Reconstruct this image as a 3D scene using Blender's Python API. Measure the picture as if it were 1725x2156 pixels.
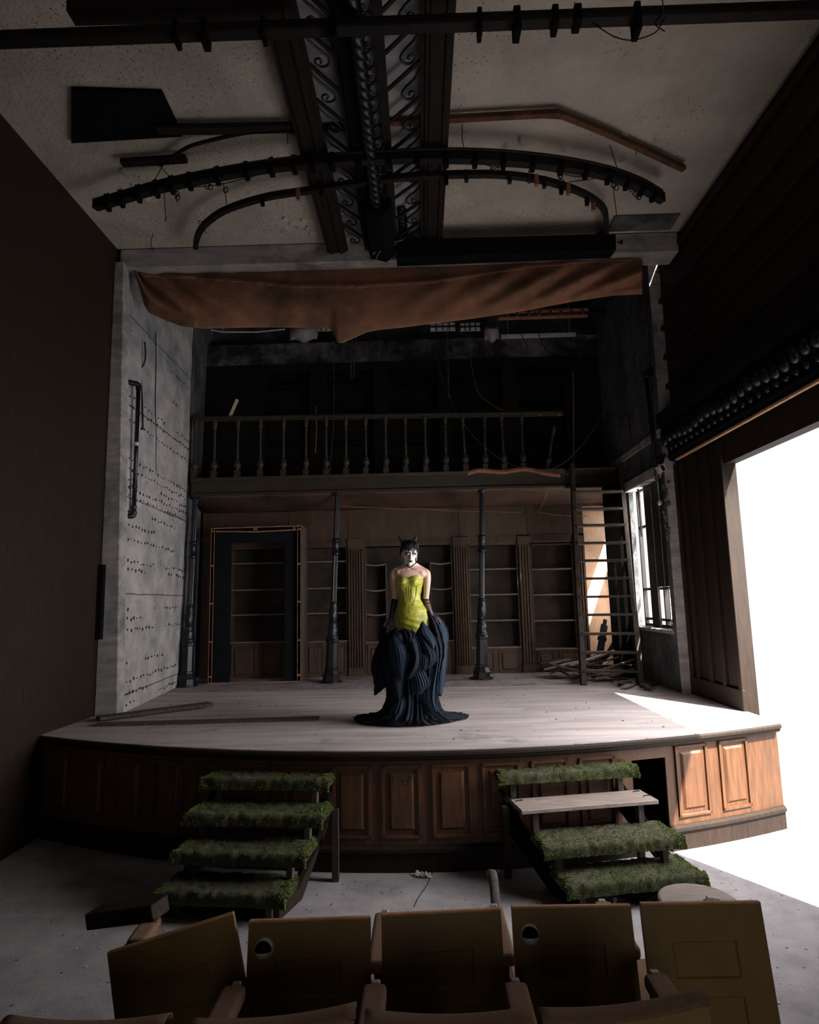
import bpy, bmesh, math, random
from math import sin, cos, pi, radians, tan, atan, sqrt, floor as ffloor
from mathutils import Vector, Matrix, noise

for o in list(bpy.data.objects):
    bpy.data.objects.remove(o)
SC = bpy.context.scene
COL = SC.collection
random.seed(7)

# ------------------------------------------------------------------ camera
FPX, PITCH, YAW, ROLL = 1330.0, radians(8.0), radians(0.9), radians(1.3)
EYE = Vector((0, 0, 2.035))
_f = Vector((-sin(YAW) * cos(PITCH), cos(YAW) * cos(PITCH), sin(PITCH)))
_r = Vector((cos(YAW), sin(YAW), 0))
_u = _r.cross(_f)
CR = cos(ROLL) * _r - sin(ROLL) * _u
CU = cos(ROLL) * _u + sin(ROLL) * _r
cd = bpy.data.cameras.new('camera')
cam = bpy.data.objects.new('camera', cd)
COL.objects.link(cam)
cd.sensor_fit = 'VERTICAL'
cd.sensor_height = 36.0
cd.lens = 36.0 * FPX / 2156.0
cd.clip_start = 0.05
cd.clip_end = 400
_m = Matrix((CR, CU, -_f)).transposed().to_4x4()
_m.translation = EYE
cam.matrix_world = _m
SC.camera = cam
SC.view_settings.view_transform = 'Standard'
SC.view_settings.look = 'None'
SC.view_settings.gamma = 1.0
SC.view_settings.exposure = 0.38

# ------------------------------------------------------------------ daylight
W = bpy.data.worlds.new('daylight')
SC.world = W
W.use_nodes = True
_bg = W.node_tree.nodes['Background']
_bg.inputs[0].default_value = (0.95, 0.96, 1.0, 1)
_bg.inputs[1].default_value = 0.9


def light(name, kind, loc, energy, color=(1, 1, 1), target=None, size=None, size_y=None, spread=None, direction=None):
    ld = bpy.data.lights.new(name, kind)
    ld.energy = energy
    ld.color = color
    if kind == 'AREA':
        ld.shape = 'RECTANGLE'
        ld.size = size
        ld.size_y = size_y or size
        if spread:
            ld.spread = spread
    ob = bpy.data.objects.new(name, ld)
    COL.objects.link(ob)
    ob.location = loc
    d = Vector(direction) if direction else Vector(target) - Vector(loc)
    ob.rotation_euler = d.to_track_quat('-Z', 'Y').to_euler()
    return ob


SUN_DIR = Vector((-0.6, 1.0, -1.5)).normalized()
sun = light('sun', 'SUN', (6, -8, 14), 30.0, (1.0, 0.93, 0.84), direction=SUN_DIR)
sun.data.angle = radians(0.6)
# daylight entering through the side opening beside the stage and the stage window; corner and rear fills are added
light('side_opening_daylight', 'AREA', (3.28, 5.0, 2.3), 110, (1.0, 0.95, 0.93), direction=(-1, 0.40, -0.50), size=2.6, size_y=1.8, spread=radians(125))
light('stage_window_daylight', 'AREA', (3.26, 8.4, 2.55), 110, (1.0, 0.93, 0.87), direction=(-1, 0.05, -0.15), size=1.1, size_y=1.8)
light('corner_fill_light', 'AREA', (2.97, 9.56, 1.7), 14, (1.0, 0.90, 0.80), direction=(-1, 0.1, -0.1), size=0.7, size_y=1.8)  # added fill lamp against the solid wall, brightens the peach board
light('rear_fill_light', 'AREA', (0.9, -2.6, 1.7), 17, (1.0, 0.90, 0.82), direction=(-0.05, 1, 0.38), size=2.4, size_y=2.0, spread=radians(120))  # added fill lamp inside the closed rear wall, no doors there


def at(px, py, X=None, Y=None, Z=None):
    """point of the plane X=, Y= or Z= that the photograph shows at (px, py)"""
    d = _f + CR * ((px - 862.5) / FPX) - CU * ((py - 1078) / FPX)
    if X is not None:
        t = X / d.x
    elif Y is not None:
        t = Y / d.y
    else:
        t = (Z - EYE.z) / d.z
    return EYE + d * t


# ------------------------------------------------------------------ materials
def mat(name, c1, c2=None, rough=0.8, scale=4.0, stretch=(1, 1, 1), metal=0.0, bump=0.0, bscale=40.0,
        stain=None, sscale=1.5, smin=0.55, smax=0.7, pits=None, brick=None, contrast=(0.35, 0.65), spec=0.5, sheen=0.0):
    m = bpy.data.materials.new(name)
    m.use_nodes = True
    nt = m.node_tree
    N = nt.nodes
    L = nt.links
    b = N['Principled BSDF']
    b.inputs['Roughness'].default_value = rough
    b.inputs['Metallic'].default_value = metal
    b.inputs['Specular IOR Level'].default_value = spec
    if sheen:
        b.inputs['Sheen Weight'].default_value = sheen
    tc = N.new('ShaderNodeTexCoord')
    mp = N.new('ShaderNodeMapping')
    mp.inputs['Scale'].default_value = stretch
    L.new(tc.outputs['Object'], mp.inputs['Vector'])
    vec = mp.outputs['Vector']

    def nz(sc, det=5.0, rgh=0.6, v=None):
        n = N.new('ShaderNodeTexNoise')
        n.inputs['Scale'].default_value = sc
        n.inputs['Detail'].default_value = det
        n.inputs['Roughness'].default_value = rgh
        L.new(v or vec, n.inputs['Vector'])
        return n.outputs['Fac']

    def rng(src, a, bb, lo=0.0, hi=1.0):
        r = N.new('ShaderNodeMapRange')
        r.inputs['From Min'].default_value = a
        r.inputs['From Max'].default_value = bb
        r.inputs['To Min'].default_value = lo
        r.inputs['To Max'].default_value = hi
        L.new(src, r.inputs['Value'])
        return r.outputs['Result']

    def mix(fac, a, bb):
        x = N.new('ShaderNodeMix')
        x.data_type = 'RGBA'
        L.new(fac, x.inputs['Factor'])
        for i, v in ((6, a), (7, bb)):
            if hasattr(v, 'links'):
                L.new(v, x.inputs[i])
            else:
                x.inputs[i].default_value = (*v, 1)
        return x.outputs[2]

    col = mix(rng(nz(scale), *contrast), c1, c2 or tuple(v * 0.75 for v in c1))
    if stain:
        col = mix(rng(nz(sscale, 8, 0.7, tc.outputs['Object']), smin, smax), col, stain)
    height = nz(bscale, 6, 0.65) if bump else None
    if brick:
        bt = N.new('ShaderNodeTexBrick')
        bm_ = N.new('ShaderNodeMapping')
        bm_.inputs['Rotation'].default_value = brick.get('rot', (0, 0, 0))
        L.new(tc.outputs['Object'], bm_.inputs['Vector'])
        nd = N.new('ShaderNodeTexNoise')
        nd.inputs['Scale'].default_value = brick.get('wobs', 3.0)
        L.new(tc.outputs['Object'], nd.inputs['Vector'])
        va = N.new('ShaderNodeVectorMath')
        va.operation = 'MULTIPLY_ADD'
        L.new(nd.outputs['Color'], va.inputs[0])
        w = brick.get('wob', 0.02)
        va.inputs[1].default_value = (w, w, w)
        L.new(bm_.outputs['Vector'], va.inputs[2])
        L.new(va.outputs[0], bt.inputs['Vector'])
        bt.inputs['Scale'].default_value = 1.0
        bt.inputs['Brick Width'].default_value = brick['w']
        bt.inputs['Row Height'].default_value = brick['h']
        bt.inputs['Mortar Size'].default_value = brick.get('m', 0.004)
        bt.inputs['Mortar Smooth'].default_value = 0.3
        bt.inputs['Color1'].default_value = (1, 1, 1, 1)
        t = brick.get('tint', 0.85)
        bt.inputs['Color2'].default_value = (t, t, t, 1)
        bt.inputs['Mortar'].default_value = (brick.get('dark', 0.2),) * 3 + (1,)
        mm = N.new('ShaderNodeMix')
        mm.data_type = 'RGBA'
        mm.blend_type = 'MULTIPLY'
        mm.inputs['Factor'].default_value = 1.0
        L.new(col, mm.inputs[6])
        L.new(bt.outputs['Color'], mm.inputs[7])
        col = mm.outputs[2]
    if pits:
        vo = N.new('ShaderNodeTexVoronoi')
        vo.inputs['Scale'].default_value = pits['scale']
        vo.inputs['Randomness'].default_value = pits.get('rand', 1.0)
        pm = N.new('ShaderNodeMapping')
        pm.inputs['Scale'].default_value = pits.get('stretch', (1, 1, 1))
        L.new(tc.outputs['Object'], pm.inputs['Vector'])
        L.new(pm.outputs['Vector'], vo.inputs['Vector'])
        f = rng(vo.outputs['Distance'], pits['r'], pits['r'] * 0.7)
        if 'band' in pits:
            bn = N.new('ShaderNodeMapping')
            bn.inputs['Scale'].default_value = pits['band']
            L.new(tc.outputs['Object'], bn.inputs['Vector'])
            g = rng(nz(1.0, 2, 0.5, bn.outputs['Vector']), pits.get('b0', 0.52), pits.get('b0', 0.52) + 0.04)
            mu = N.new('ShaderNodeMath')
            mu.operation = 'MULTIPLY'
            L.new(f, mu.inputs[0])
            L.new(g, mu.inputs[1])
            f = mu.outputs[0]
        col = mix(f, col, pits['col'])
    L.new(col, b.inputs['Base Color'])
    if bump:
        bp = N.new('ShaderNodeBump')
        bp.inputs['Strength'].default_value = bump
        bp.inputs['Distance'].default_value = 0.02
        L.new(height, bp.inputs['Height'])
        L.new(bp.outputs['Normal'], b.inputs['Normal'])
    return m


M = {}
M['concrete'] = mat('board_marked_concrete', (0.46, 0.44, 0.435), (0.27, 0.265, 0.275), 0.9, 3.5, bump=1.0, bscale=14,
                    stain=(0.10, 0.12, 0.16), sscale=0.8, smin=0.52, smax=0.72,
                    brick=dict(w=1.1, h=0.40, m=0.009, dark=0.22, wob=0.03, rot=(radians(90), 0, radians(90)), tint=0.93),
                    pits=dict(scale=11, rand=0.35, r=0.26, col=(0.03, 0.03, 0.035), band=(0.01, 0.5, 3.6), b0=0.53, stretch=(0.01, 1, 1.25)))
M['soot'] = mat('sooty_plaster', (0.12, 0.125, 0.13), (0.06, 0.065, 0.07), 0.95, 6, bump=0.9, bscale=30,
                stain=(0.025, 0.025, 0.028), sscale=1.3, smin=0.45, smax=0.62)
M['plaster'] = mat('stained_plaster', (0.44, 0.41, 0.40), (0.26, 0.25, 0.26), 0.95, 5, stretch=(0.4, 1, 2), bump=0.8, bscale=40,
                   stain=(0.10, 0.10, 0.11), sscale=1.6, smin=0.50, smax=0.68)
M['stucco'] = mat('rough_stucco_ceiling', (0.45, 0.415, 0.36), (0.34, 0.315, 0.275), 0.95, 2.2, bump=1.0, bscale=26,
                  stain=(0.26, 0.23, 0.21), sscale=0.9, smin=0.55, smax=0.8,
                  pits=dict(scale=24, r=0.2, col=(0.12, 0.11, 0.10), band=(1.2, 1.2, 1.2), b0=0.5))
M['stage'] = mat('worn_stage_boards', (0.47, 0.42, 0.415), (0.30, 0.27, 0.265), 0.62, 3.0, stretch=(0.35, 2.2, 1), bump=0.35, bscale=22,
                 stain=(0.12, 0.11, 0.11), sscale=1.6, smin=0.60, smax=0.74,
                 brick=dict(w=1.9, h=0.14, m=0.0022, dark=0.45, wob=0.012, tint=0.95))
M['parquet'] = mat('loose_stage_parquet', (0.36, 0.325, 0.33), (0.22, 0.20, 0.21), 0.75, 6, bump=0.4, bscale=30,
                   stain=(0.06, 0.055, 0.055), sscale=2.0, smin=0.55, smax=0.7,
                   brick=dict(w=0.30, h=0.075, m=0.005, dark=0.25, wob=0.01, tint=0.8))
M['slab'] = mat('dusty_floor_slab', (0.30, 0.28, 0.29), (0.215, 0.20, 0.215), 0.85, 5, bump=0.3, bscale=60,
                stain=(0.14, 0.13, 0.135), sscale=1.4, smin=0.56, smax=0.75,
                pits=dict(scale=9, r=0.10, col=(0.07, 0.065, 0.06)))
M['redwood'] = mat('red_brown_varnished_wood', (0.100, 0.042, 0.018), (0.054, 0.024, 0.011), 0.42, spec=0.4, scale=6, stretch=(6, 6, 0.6), bump=0.15, bscale=30,
                   stain=(0.05, 0.026, 0.014), sscale=2.2, smin=0.5, smax=0.7)
M['darkwood'] = mat('smoked_dark_wood', (0.022, 0.013, 0.008), (0.012, 0.008, 0.006), 0.6, spec=0.2, scale=6, stretch=(5, 5, 0.7), bump=0.2, bscale=30)
M['shelfwood'] = mat('dusty_bookcase_wood', (0.070, 0.040, 0.024), (0.040, 0.023, 0.014), 0.6, spec=0.3, scale=3, stretch=(3, 3, 1), bump=0.25, bscale=24,
                     stain=(0.05, 0.035, 0.025), sscale=1.2, smin=0.48, smax=0.68)
M['baywood'] = mat('shaded_bookcase_back', (0.060, 0.038, 0.026), (0.026, 0.021, 0.018), 0.7, 2.2, spec=0.2, stain=(0.012, 0.012, 0.012), sscale=1.4, smin=0.45, smax=0.65)  # shade inside the bays put into the colour, darker than the frame wood
M['dustwood'] = mat('dusty_shelf_edge', (0.15, 0.105, 0.08), (0.09, 0.065, 0.05), 0.7, 6)
M['ladderwood'] = mat('dark_ladder_wood', (0.038, 0.028, 0.022), (0.020, 0.016, 0.013), 0.6, spec=0.25, scale=7, bump=0.3, bscale=30)
M['battenwood'] = mat('brown_ceiling_batten_wood', (0.11, 0.050, 0.026), (0.045, 0.022, 0.013), 0.7, spec=0.2, scale=5, bump=0.2, bscale=30)
M['char'] = mat('charred_black_timber', (0.0025, 0.0025, 0.0025), (0.0015, 0.0015, 0.0015), 1.0, spec=0.0)
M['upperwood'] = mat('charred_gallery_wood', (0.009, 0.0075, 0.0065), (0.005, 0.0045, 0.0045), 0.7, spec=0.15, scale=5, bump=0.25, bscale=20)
M['gallery'] = mat('grey_brown_gallery_wood', (0.036, 0.028, 0.019), (0.022, 0.017, 0.012), 0.5, spec=0.3, scale=6, stretch=(1, 5, 5), bump=0.2, bscale=30,
                   stain=(0.08, 0.04, 0.02), sscale=3, smin=0.62, smax=0.72)
M['rawwood'] = mat('torn_orange_wood', (0.30, 0.12, 0.06), (0.17, 0.08, 0.045), 0.7, 9, bump=0.3, bscale=40)
M['greywood'] = mat('grey_weathered_wood', (0.085, 0.072, 0.062), (0.042, 0.036, 0.032), 0.75, spec=0.25, scale=7, stretch=(4, 4, 0.8), bump=0.4, bscale=30)
M['barewood'] = mat('bare_worn_plank', (0.27, 0.225, 0.20), (0.18, 0.145, 0.125), 0.6, 8, stretch=(0.6, 5, 2), bump=0.3, bscale=30,
                    stain=(0.20, 0.09, 0.05), sscale=4, smin=0.6, smax=0.7)
M['iron'] = mat('blue_black_cast_iron', (0.006, 0.008, 0.014), (0.004, 0.005, 0.008), 0.30, 12, bump=0.2, bscale=40, spec=0.4)
M['dulliron'] = mat('dull_black_iron', (0.006, 0.006, 0.0065), (0.012, 0.009, 0.007), 0.7, spec=0.2, scale=9, bump=0.3, bscale=50)
M['black'] = mat('matt_black_paint', (0.004, 0.0045, 0.005), (0.006, 0.0065, 0.007), 1.0, 6, spec=0.05)
M['ceilwood'] = mat('blackened_ceiling_timber', (0.016, 0.010, 0.006), (0.006, 0.005, 0.005), 0.7, spec=0.2, scale=6, stretch=(5, 0.6, 5), bump=0.3, bscale=30)
M['cloth'] = mat('rust_brown_velvet', (0.28, 0.135, 0.085), (0.19, 0.097, 0.064), 0.95, 2.5, bump=0.25, bscale=60,
                 stain=(0.075, 0.055, 0.038), sscale=1.3, smin=0.46, smax=0.68, spec=0.1)
M['moss'] = mat('green_moss', (0.046, 0.062, 0.014), (0.026, 0.034, 0.011), 1.0, 7, bump=0.6, bscale=90,
                stain=(0.088, 0.078, 0.052), sscale=2.6, smin=0.40, smax=0.62)
M['mossedge'] = mat('bright_moss_tufts', (0.125, 0.175, 0.022), (0.060, 0.082, 0.022), 1.0, 9)
M['seatply'] = mat('mustard_brown_seat_back', (0.20, 0.125, 0.038), (0.14, 0.088, 0.028), 0.5, spec=0.3, scale=3, bump=0.12, bscale=90,
                   stain=(0.17, 0.11, 0.06), sscale=3.5, smin=0.68, smax=0.75)
M['edgeply'] = mat('worn_plywood_edge', (0.52, 0.29, 0.15), (0.36, 0.19, 0.10), 0.7, 12, bump=0.3, bscale=60)
M['rib'] = mat('ribbed_tan_upholstery', (0.34, 0.20, 0.125), (0.25, 0.145, 0.09), 0.95, 160, bump=0.8, bscale=260)
M['chrome'] = mat('tarnished_chrome', (0.75, 0.76, 0.78), (0.5, 0.51, 0.53), 0.35, 20, metal=0.5, bump=0.1, bscale=60)
M['white'] = mat('grimy_white_plastic', (0.55, 0.52, 0.48), (0.40, 0.38, 0.35), 0.6, 20, stain=(0.06, 0.05, 0.045), sscale=18, smin=0.5, smax=0.6)
M['paper'] = mat('crumpled_paper', (0.50, 0.49, 0.47), (0.40, 0.39, 0.38), 0.9, 8)
M['skin'] = mat('pale_skin', (0.60, 0.40, 0.32), (0.56, 0.36, 0.29), 0.5, 6, bump=0.02, bscale=60)
M['facepaint'] = mat('white_face_paint', (0.66, 0.58, 0.56), (0.60, 0.52, 0.50), 0.5, 6)
M['hair'] = mat('black_hair', (0.003, 0.004, 0.008), (0.006, 0.008, 0.014), 0.4, spec=0.3, scale=40, stretch=(8, 8, 1), bump=0.5, bscale=50)
M['satin'] = mat('chartreuse_satin', (0.36, 0.355, 0.028), (0.29, 0.295, 0.027), 0.42, 12, stretch=(1, 1, 3), bump=0.22, bscale=26, sheen=0.1)
M['satinseam'] = mat('olive_corset_seam', (0.20, 0.20, 0.018), (0.15, 0.15, 0.016), 0.5, 10)
M['navy'] = mat('blue_black_pleated_cloth', (0.003, 0.005, 0.010), (0.006, 0.010, 0.018), 0.7, 9, bump=0.35, bscale=45, spec=0.12)
M['navyedge'] = mat('slate_blue_petal_cloth', (0.018, 0.034, 0.056), (0.008, 0.016, 0.030), 0.7, 5, bump=0.35, bscale=45, spec=0.15)
M['mesh'] = mat('sheer_black_glove', (0.006, 0.006, 0.007), (0.014, 0.012, 0.012), 0.7, 60, spec=0.2)
M['lips'] = mat('dark_blue_lipstick', (0.010, 0.016, 0.045), (0.014, 0.02, 0.05), 0.35, 8)
M['eyeblack'] = mat('black_eye_makeup', (0.010, 0.010, 0.012), (0.014, 0.013, 0.014), 0.6, 8)
M['eyewhite'] = mat('eyeball', (0.75, 0.72, 0.70), (0.70, 0.67, 0.65), 0.25, 8)


# ------------------------------------------------------------------ mesh helpers
class MB:
    def __init__(s):
        s.v = []
        s.f = []

    def add(s, vs, fs, mx=None):
        o = len(s.v)
        s.v += [tuple(mx @ Vector(p)) if mx else tuple(p) for p in vs]
        s.f += [tuple(i + o for i in f) for f in fs]
        return s

    def box(s, lo, hi, mx=None):
        x0, y0, z0 = lo
        x1, y1, z1 = hi
        return s.add([(x0, y0, z0), (x1, y0, z0), (x1, y1, z0), (x0, y1, z0), (x0, y0, z1), (x1, y0, z1), (x1, y1, z1), (x0, y1, z1)],
                     [(0, 3, 2, 1), (4, 5, 6, 7), (0, 1, 5, 4), (1, 2, 6, 5), (2, 3, 7, 6), (3, 0, 4, 7)], mx)

    def bar(s, p, q, w, h, up=(0, 0, 1), jag=0):
        p = Vector(p)
        q = Vector(q)
        d = (q - p)
        l = d.length
        d.normalize()
        u = Vector(up)
        if abs(d.dot(u)) > 0.95:
            u = Vector((0, 1, 0))
        sx = d.cross(u).normalized()
        u = sx.cross(d).normalized()
        mx = Matrix((sx, d, u)).transposed().to_4x4()
        mx.translation = p
        return s.box((-w / 2, 0, -h / 2), (w / 2, l, h / 2), mx)

    def tube(s, pts, r, n=10, cap=True):
        pts = [Vector(p) for p in pts]
        k = len(pts)
        rs = r if isinstance(r, (list, tuple)) else [r] * k
        d0 = (pts[1] - pts[0]).normalized()
        u = Vector((0, 0, 1)) if abs(d0.z) < 0.9 else Vector((0, 1, 0))
        u = (u - d0 * u.dot(d0)).normalized()
        vs = []
        for i in range(k):
            d = (pts[min(i + 1, k - 1)] - pts[max(i - 1, 0)]).normalized()
            u = (u - d * u.dot(d)).normalized()
            w = d.cross(u)
            a, b = rs[i] if isinstance(rs[i], (list, tuple)) else (rs[i], rs[i])
            for j in range(n):
                t = 2 * pi * j / n
                vs.append(pts[i] + u * (b * sin(t)) + w * (a * cos(t)))
        fs = [(i * n + j, i * n + (j + 1) % n, (i + 1) * n + (j + 1) % n, (i + 1) * n + j) for i in range(k - 1) for j in range(n)]
        if cap:
            fs += [tuple(reversed(range(n))), tuple((k - 1) * n + j for j in range(n))]
        return s.add(vs, fs)

    def lathe(s, prof, n=24, mx=None, cap=True):
        """prof: [(z, r)] about local z"""
        k = len(prof)
        vs = [(r * cos(2 * pi * j / n), r * sin(2 * pi * j / n), z) for z, r in prof for j in range(n)]
        fs = [(i * n + j, i * n + (j + 1) % n, (i + 1) * n + (j + 1) % n, (i + 1) * n + j) for i in range(k - 1) for j in range(n)]
        if cap:
            fs += [tuple(reversed(range(n))), tuple((k - 1) * n + j for j in range(n))]
        return s.add(vs, fs, mx)

    def prism(s, poly, lo, hi, mx=None, axis='Z'):
        n = len(poly)

        def P(a, b, c):
            return {'Z': (a, b, c), 'Y': (a, c, b), 'X': (c, a, b)}[axis]
        vs = [P(a, b, lo) for a, b in poly] + [P(a, b, hi) for a, b in poly]
        fs = [tuple(reversed(range(n))), tuple(range(n, 2 * n))] + [(i, (i + 1) % n, n + (i + 1) % n, n + i) for i in range(n)]
        return s.add(vs, fs, mx)

    def grid(s, fn, nu, nv, closed=False):
        o = len(s.v)
        for i in range(nu + 1):
            for j in range(nv + 1):
                s.v.append(tuple(fn(i / nu, j / nv)))
        for i in range(nu):
            for j in range(nv):
                a = o + i * (nv + 1) + j
                s.f.append((a, a + nv + 1, a + nv + 2, a + 1))
        return s

    def ball(s, c, r, n=14, m=10, mx=None):
        c = Vector(c)
        rx, ry, rz = r if isinstance(r, (list, tuple)) else (r, r, r)
        vs = []
        for i in range(m + 1):
            th = pi * i / m
            for j in range(n):
                ph = 2 * pi * j / n
                vs.append((c.x + rx * sin(th) * cos(ph), c.y + ry * sin(th) * sin(ph), c.z + rz * cos(th)))
        fs = [(i * n + j, (i + 1) * n + j, (i + 1) * n + (j + 1) % n, i * n + (j + 1) % n) for i in range(m) for j in range(n)]
        return s.add(vs, fs, mx)

    def build(s, name, m, parent=None, smooth=False, bevel=0.0, solid=0.0, loc=None, seg=1, keep=False):
        me = bpy.data.meshes.new(name)
        me.from_pydata([tuple(p) for p in s.v], [], s.f)
        me.update()
        bm = bmesh.new()
        bm.from_mesh(me)
        if not keep:
            bmesh.ops.remove_doubles(bm, verts=bm.verts, dist=1e-5)
        bmesh.ops.recalc_face_normals(bm, faces=bm.faces)
        if loc is not None:
            bmesh.ops.translate(bm, verts=bm.verts, vec=-Vector(loc))
        bm.to_mesh(me)
        bm.free()
        me.materials.append(m if not isinstance(m, str) else M[m])
        if smooth:
            for p in me.polygons:
                p.use_smooth = True
        ob = bpy.data.objects.new(name, me)
        COL.objects.link(ob)
        if loc is not None:
            ob.location = loc
        if parent:
            ob.parent = parent
        if solid:
            md = ob.modifiers.new('solid', 'SOLIDIFY')
            md.thickness = solid
            md.offset = 0
        if bevel:
            md = ob.modifiers.new('bevel', 'BEVEL')
            md.width = bevel
            md.segments = seg
            md.limit_method = 'ANGLE'
            md.angle_limit = radians(40)
        return ob


def tag(o, label=None, cat=None, group=None, kind=None):
    if label:
        o['label'] = label
    if cat:
        o['category'] = cat
    if group:
        o['group'] = group
    if kind:
        o['kind'] = kind
    return o


def thing(name, label, cat, loc=(0, 0, 0), rz=0.0, group=None):
    o = bpy.data.objects.new(name, None)
    o.empty_display_size = 0.1
    COL.objects.link(o)
    o.location = loc
    o.rotation_euler = (0, 0, rz)
    return tag(o, label, cat, group)


def one(mb, name, m, label, cat, group=None, **k):
    """a thing that is one mesh, with its origin at its own base"""
    xs = [p[0] for p in mb.v]
    ys = [p[1] for p in mb.v]
    zs = [p[2] for p in mb.v]
    c = Vector(((min(xs) + max(xs)) / 2, (min(ys) + max(ys)) / 2, min(zs)))
    return tag(mb.build(name, m, loc=c, **k), label, cat, group)


def struct(mb, name, m, **k):
    o = mb.build(name, m, **k)
    o['kind'] = 'structure'
    return o


def copy_tree(o, parent=None):
    c = o.copy()
    COL.objects.link(c)
    if parent:
        c.parent = parent
    for ch in list(o.children):
        copy_tree(ch, c)
    return c


def smooth_path(pts, n=8):
    """Catmull-Rom through the points"""
    pts = [Vector(p) for p in pts]
    P = [2 * pts[0] - pts[1]] + pts + [2 * pts[-1] - pts[-2]]
    out = []
    for i in range(1, len(P) - 2):
        for k in range(n):
            t = k / n
            a, b, c, d = P[i - 1], P[i], P[i + 1], P[i + 2]
            out.append(0.5 * ((2 * b) + (c - a) * t + (2 * a - 5 * b + 4 * c - d) * t * t + (3 * b - a - 3 * c + d) * t ** 3))
    out.append(pts[-1])
    return out
# ------------------------------------------------------------------ the room
ST = 0.90           # stage height
CE = 6.24           # auditorium ceiling
YB = 10.0           # bookcase face at the back of the stage
XL, XR = -3.42, 3.0
YP = 6.92           # proscenium plane


def arc_y(x, off=0.0):
    return 5.05 + off + (x + 0.1) ** 2 / 13.4


struct(MB().box((-6, -4.2, -0.12), (6, 10.4, 0.0)), 'floor', 'slab')
struct(MB().box((-3.9, -4.2, CE), (3.6, YP, CE + 0.15)), 'ceiling', 'stucco')
# loft over the stage
struct(MB().box((-3.9, YP, 6.95), (3.4, 10.6, 7.05)), 'ceiling', 'black')
struct(MB().box((XL - 0.05, YP, 5.99), (XR + 0.1, YP + 0.3, CE)), 'trim_1', 'plaster', bevel=0.01)
struct(MB().box((XL - 0.4, YP, CE), (XR + 0.3, YP + 0.12, 7.05)), 'wall_loft', 'black')
struct(MB().box((-3.9, 10.3, 0), (3.4, 10.45, 7.05)), 'wall_back', 'soot')
def wl_x(y, z):
    a, b = (y - 7.0) / 3.3, (z - ST) / 6.15
    return (1 - a) * ((1 - b) * -3.26 + b * -3.44) + a * ((1 - b) * -3.62 + b * -3.46)


w = MB().grid(lambda u, v: (wl_x(7.0 + 3.3 * u, ST + 6.15 * v), 7.0 + 3.3 * u, ST + 6.15 * v), 20, 30)
w.box((-3.9, 7.0, ST), (-3.66, 10.3, 7.05))
wl = struct(w, 'wall_left', 'concrete')

random.seed(77)
hm_ = MB()
for z, dens in ((0.98, .8), (1.08, .5), (1.22, .35), (1.42, .5), (1.78, .75), (1.90, .75), (2.02, .3), (2.46, .8), (2.55, .5), (2.80, .7), (2.97, .75), (3.13, .45), (3.30, .7), (3.40, .85), (3.50, .85), (3.62, .8), (3.74, .7), (4.2, .45), (4.38, .5), (4.5, .2), (4.9, .25), (5.3, .2)):
    run = True
    y = 7.1
    while y < 9.9:
        if random.random() < .25:
            run = random.random() < dens
        if run:
            for _ in range(1):
                r_ = random.choice([.007, .011, .014, .018])
                yy, zz = y + random.uniform(-.01, .01), z + random.uniform(-.015, .015)
                x_ = wl_x(yy, zz) + 0.010
                k = 8
                hm_.add([(x_, yy + r_ * .8 * cos(2 * pi * i / k), zz + r_ * 1.3 * sin(2 * pi * i / k)) for i in range(k)] + [(x_ - .02, yy, zz)], [(i, (i + 1) % k, k) for i in range(k)])
        y += random.uniform(.085, .13)
struct(MB().grid(lambda u, v: (wl_x(9.3 + 1.0 * u, ST + 6.15 * v) + 0.012 + 0.01 * noise.noise((u * 9, v * 20, 0)), 9.3 + 1.0 * u + 0.05 * noise.noise((0, v * 14, 5)), ST + 6.15 * v), 8, 60), 'wall_left', 'soot')
hh = hm_.build('formwork_holes', mat('dark_hole', (0.045, 0.045, 0.05), rough=1.0), wl)
hh['kind'] = 'stuff'
struct(MB().box((-3.9, -4.2, 0), (-3.50, 7.0, CE)), 'wall_auditorium_left', 'darkwood')
w = MB().add([(-3.5, 6.86, ST), (-3.25, 6.86, ST), (-3.25, 7.02, ST), (-3.5, 7.02, ST), (-3.5, 6.86, 6.05), (-3.39, 6.86, 6.05), (-3.39, 7.02, 6.05), (-3.5, 7.02, 6.05)],
             [(3, 2, 1, 0), (4, 5, 6, 7), (0, 1, 5, 4), (1, 2, 6, 5), (2, 3, 7, 6), (3, 0, 4, 7)])
struct(w, 'trim_2', 'plaster', bevel=0.01)
struct(MB().box((-3.9, -4.3, 0), (3.6, -4.2, CE)), 'wall_rear', 'darkwood')

# right stage wall around the window
WY0, WY1, WZ0, WZ1 = 7.74, 8.97, 1.62, 3.52
w = MB()
T = 0.06
w.box((XR, 7.6, ST), (XR + T, WY0, 7.05))
w.box((XR, WY0, ST), (XR + T, WY1, WZ0))
w.box((XR, WY0, WZ1), (XR + T, WY1, 7.05))
w.box((XR, WY1, 3.25), (XR + T, 10.3, 7.05))
w.box((XR, WY1, ST), (XR + T, 10.3, 2.62))
w.box((XR, WY1, 2.62), (XR + T, 9.15, 3.25))
w.box((XR, 9.97, 2.62), (XR + T, 10.3, 3.25))
struct(w, 'wall_right', 'soot')
struct(MB().box((XR - 0.012, 7.585, ST), (XR + 0.13, 7.60, 6.3)), 'trim_3', 'plaster')
struct(MB().box((XR - 0.05, WY0 - 0.05, WZ1 - 0.02), (XR + 0.1, WY1 + 0.05, WZ1 + 0.12)), 'trim_4', 'plaster', bevel=0.01)
struct(MB().box((XR - 0.03, WY0 - 0.03, WZ0 - 0.05), (XR + 0.25, WY1 + 0.03, WZ0)), 'trim_5', 'plaster', bevel=0.01)
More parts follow.
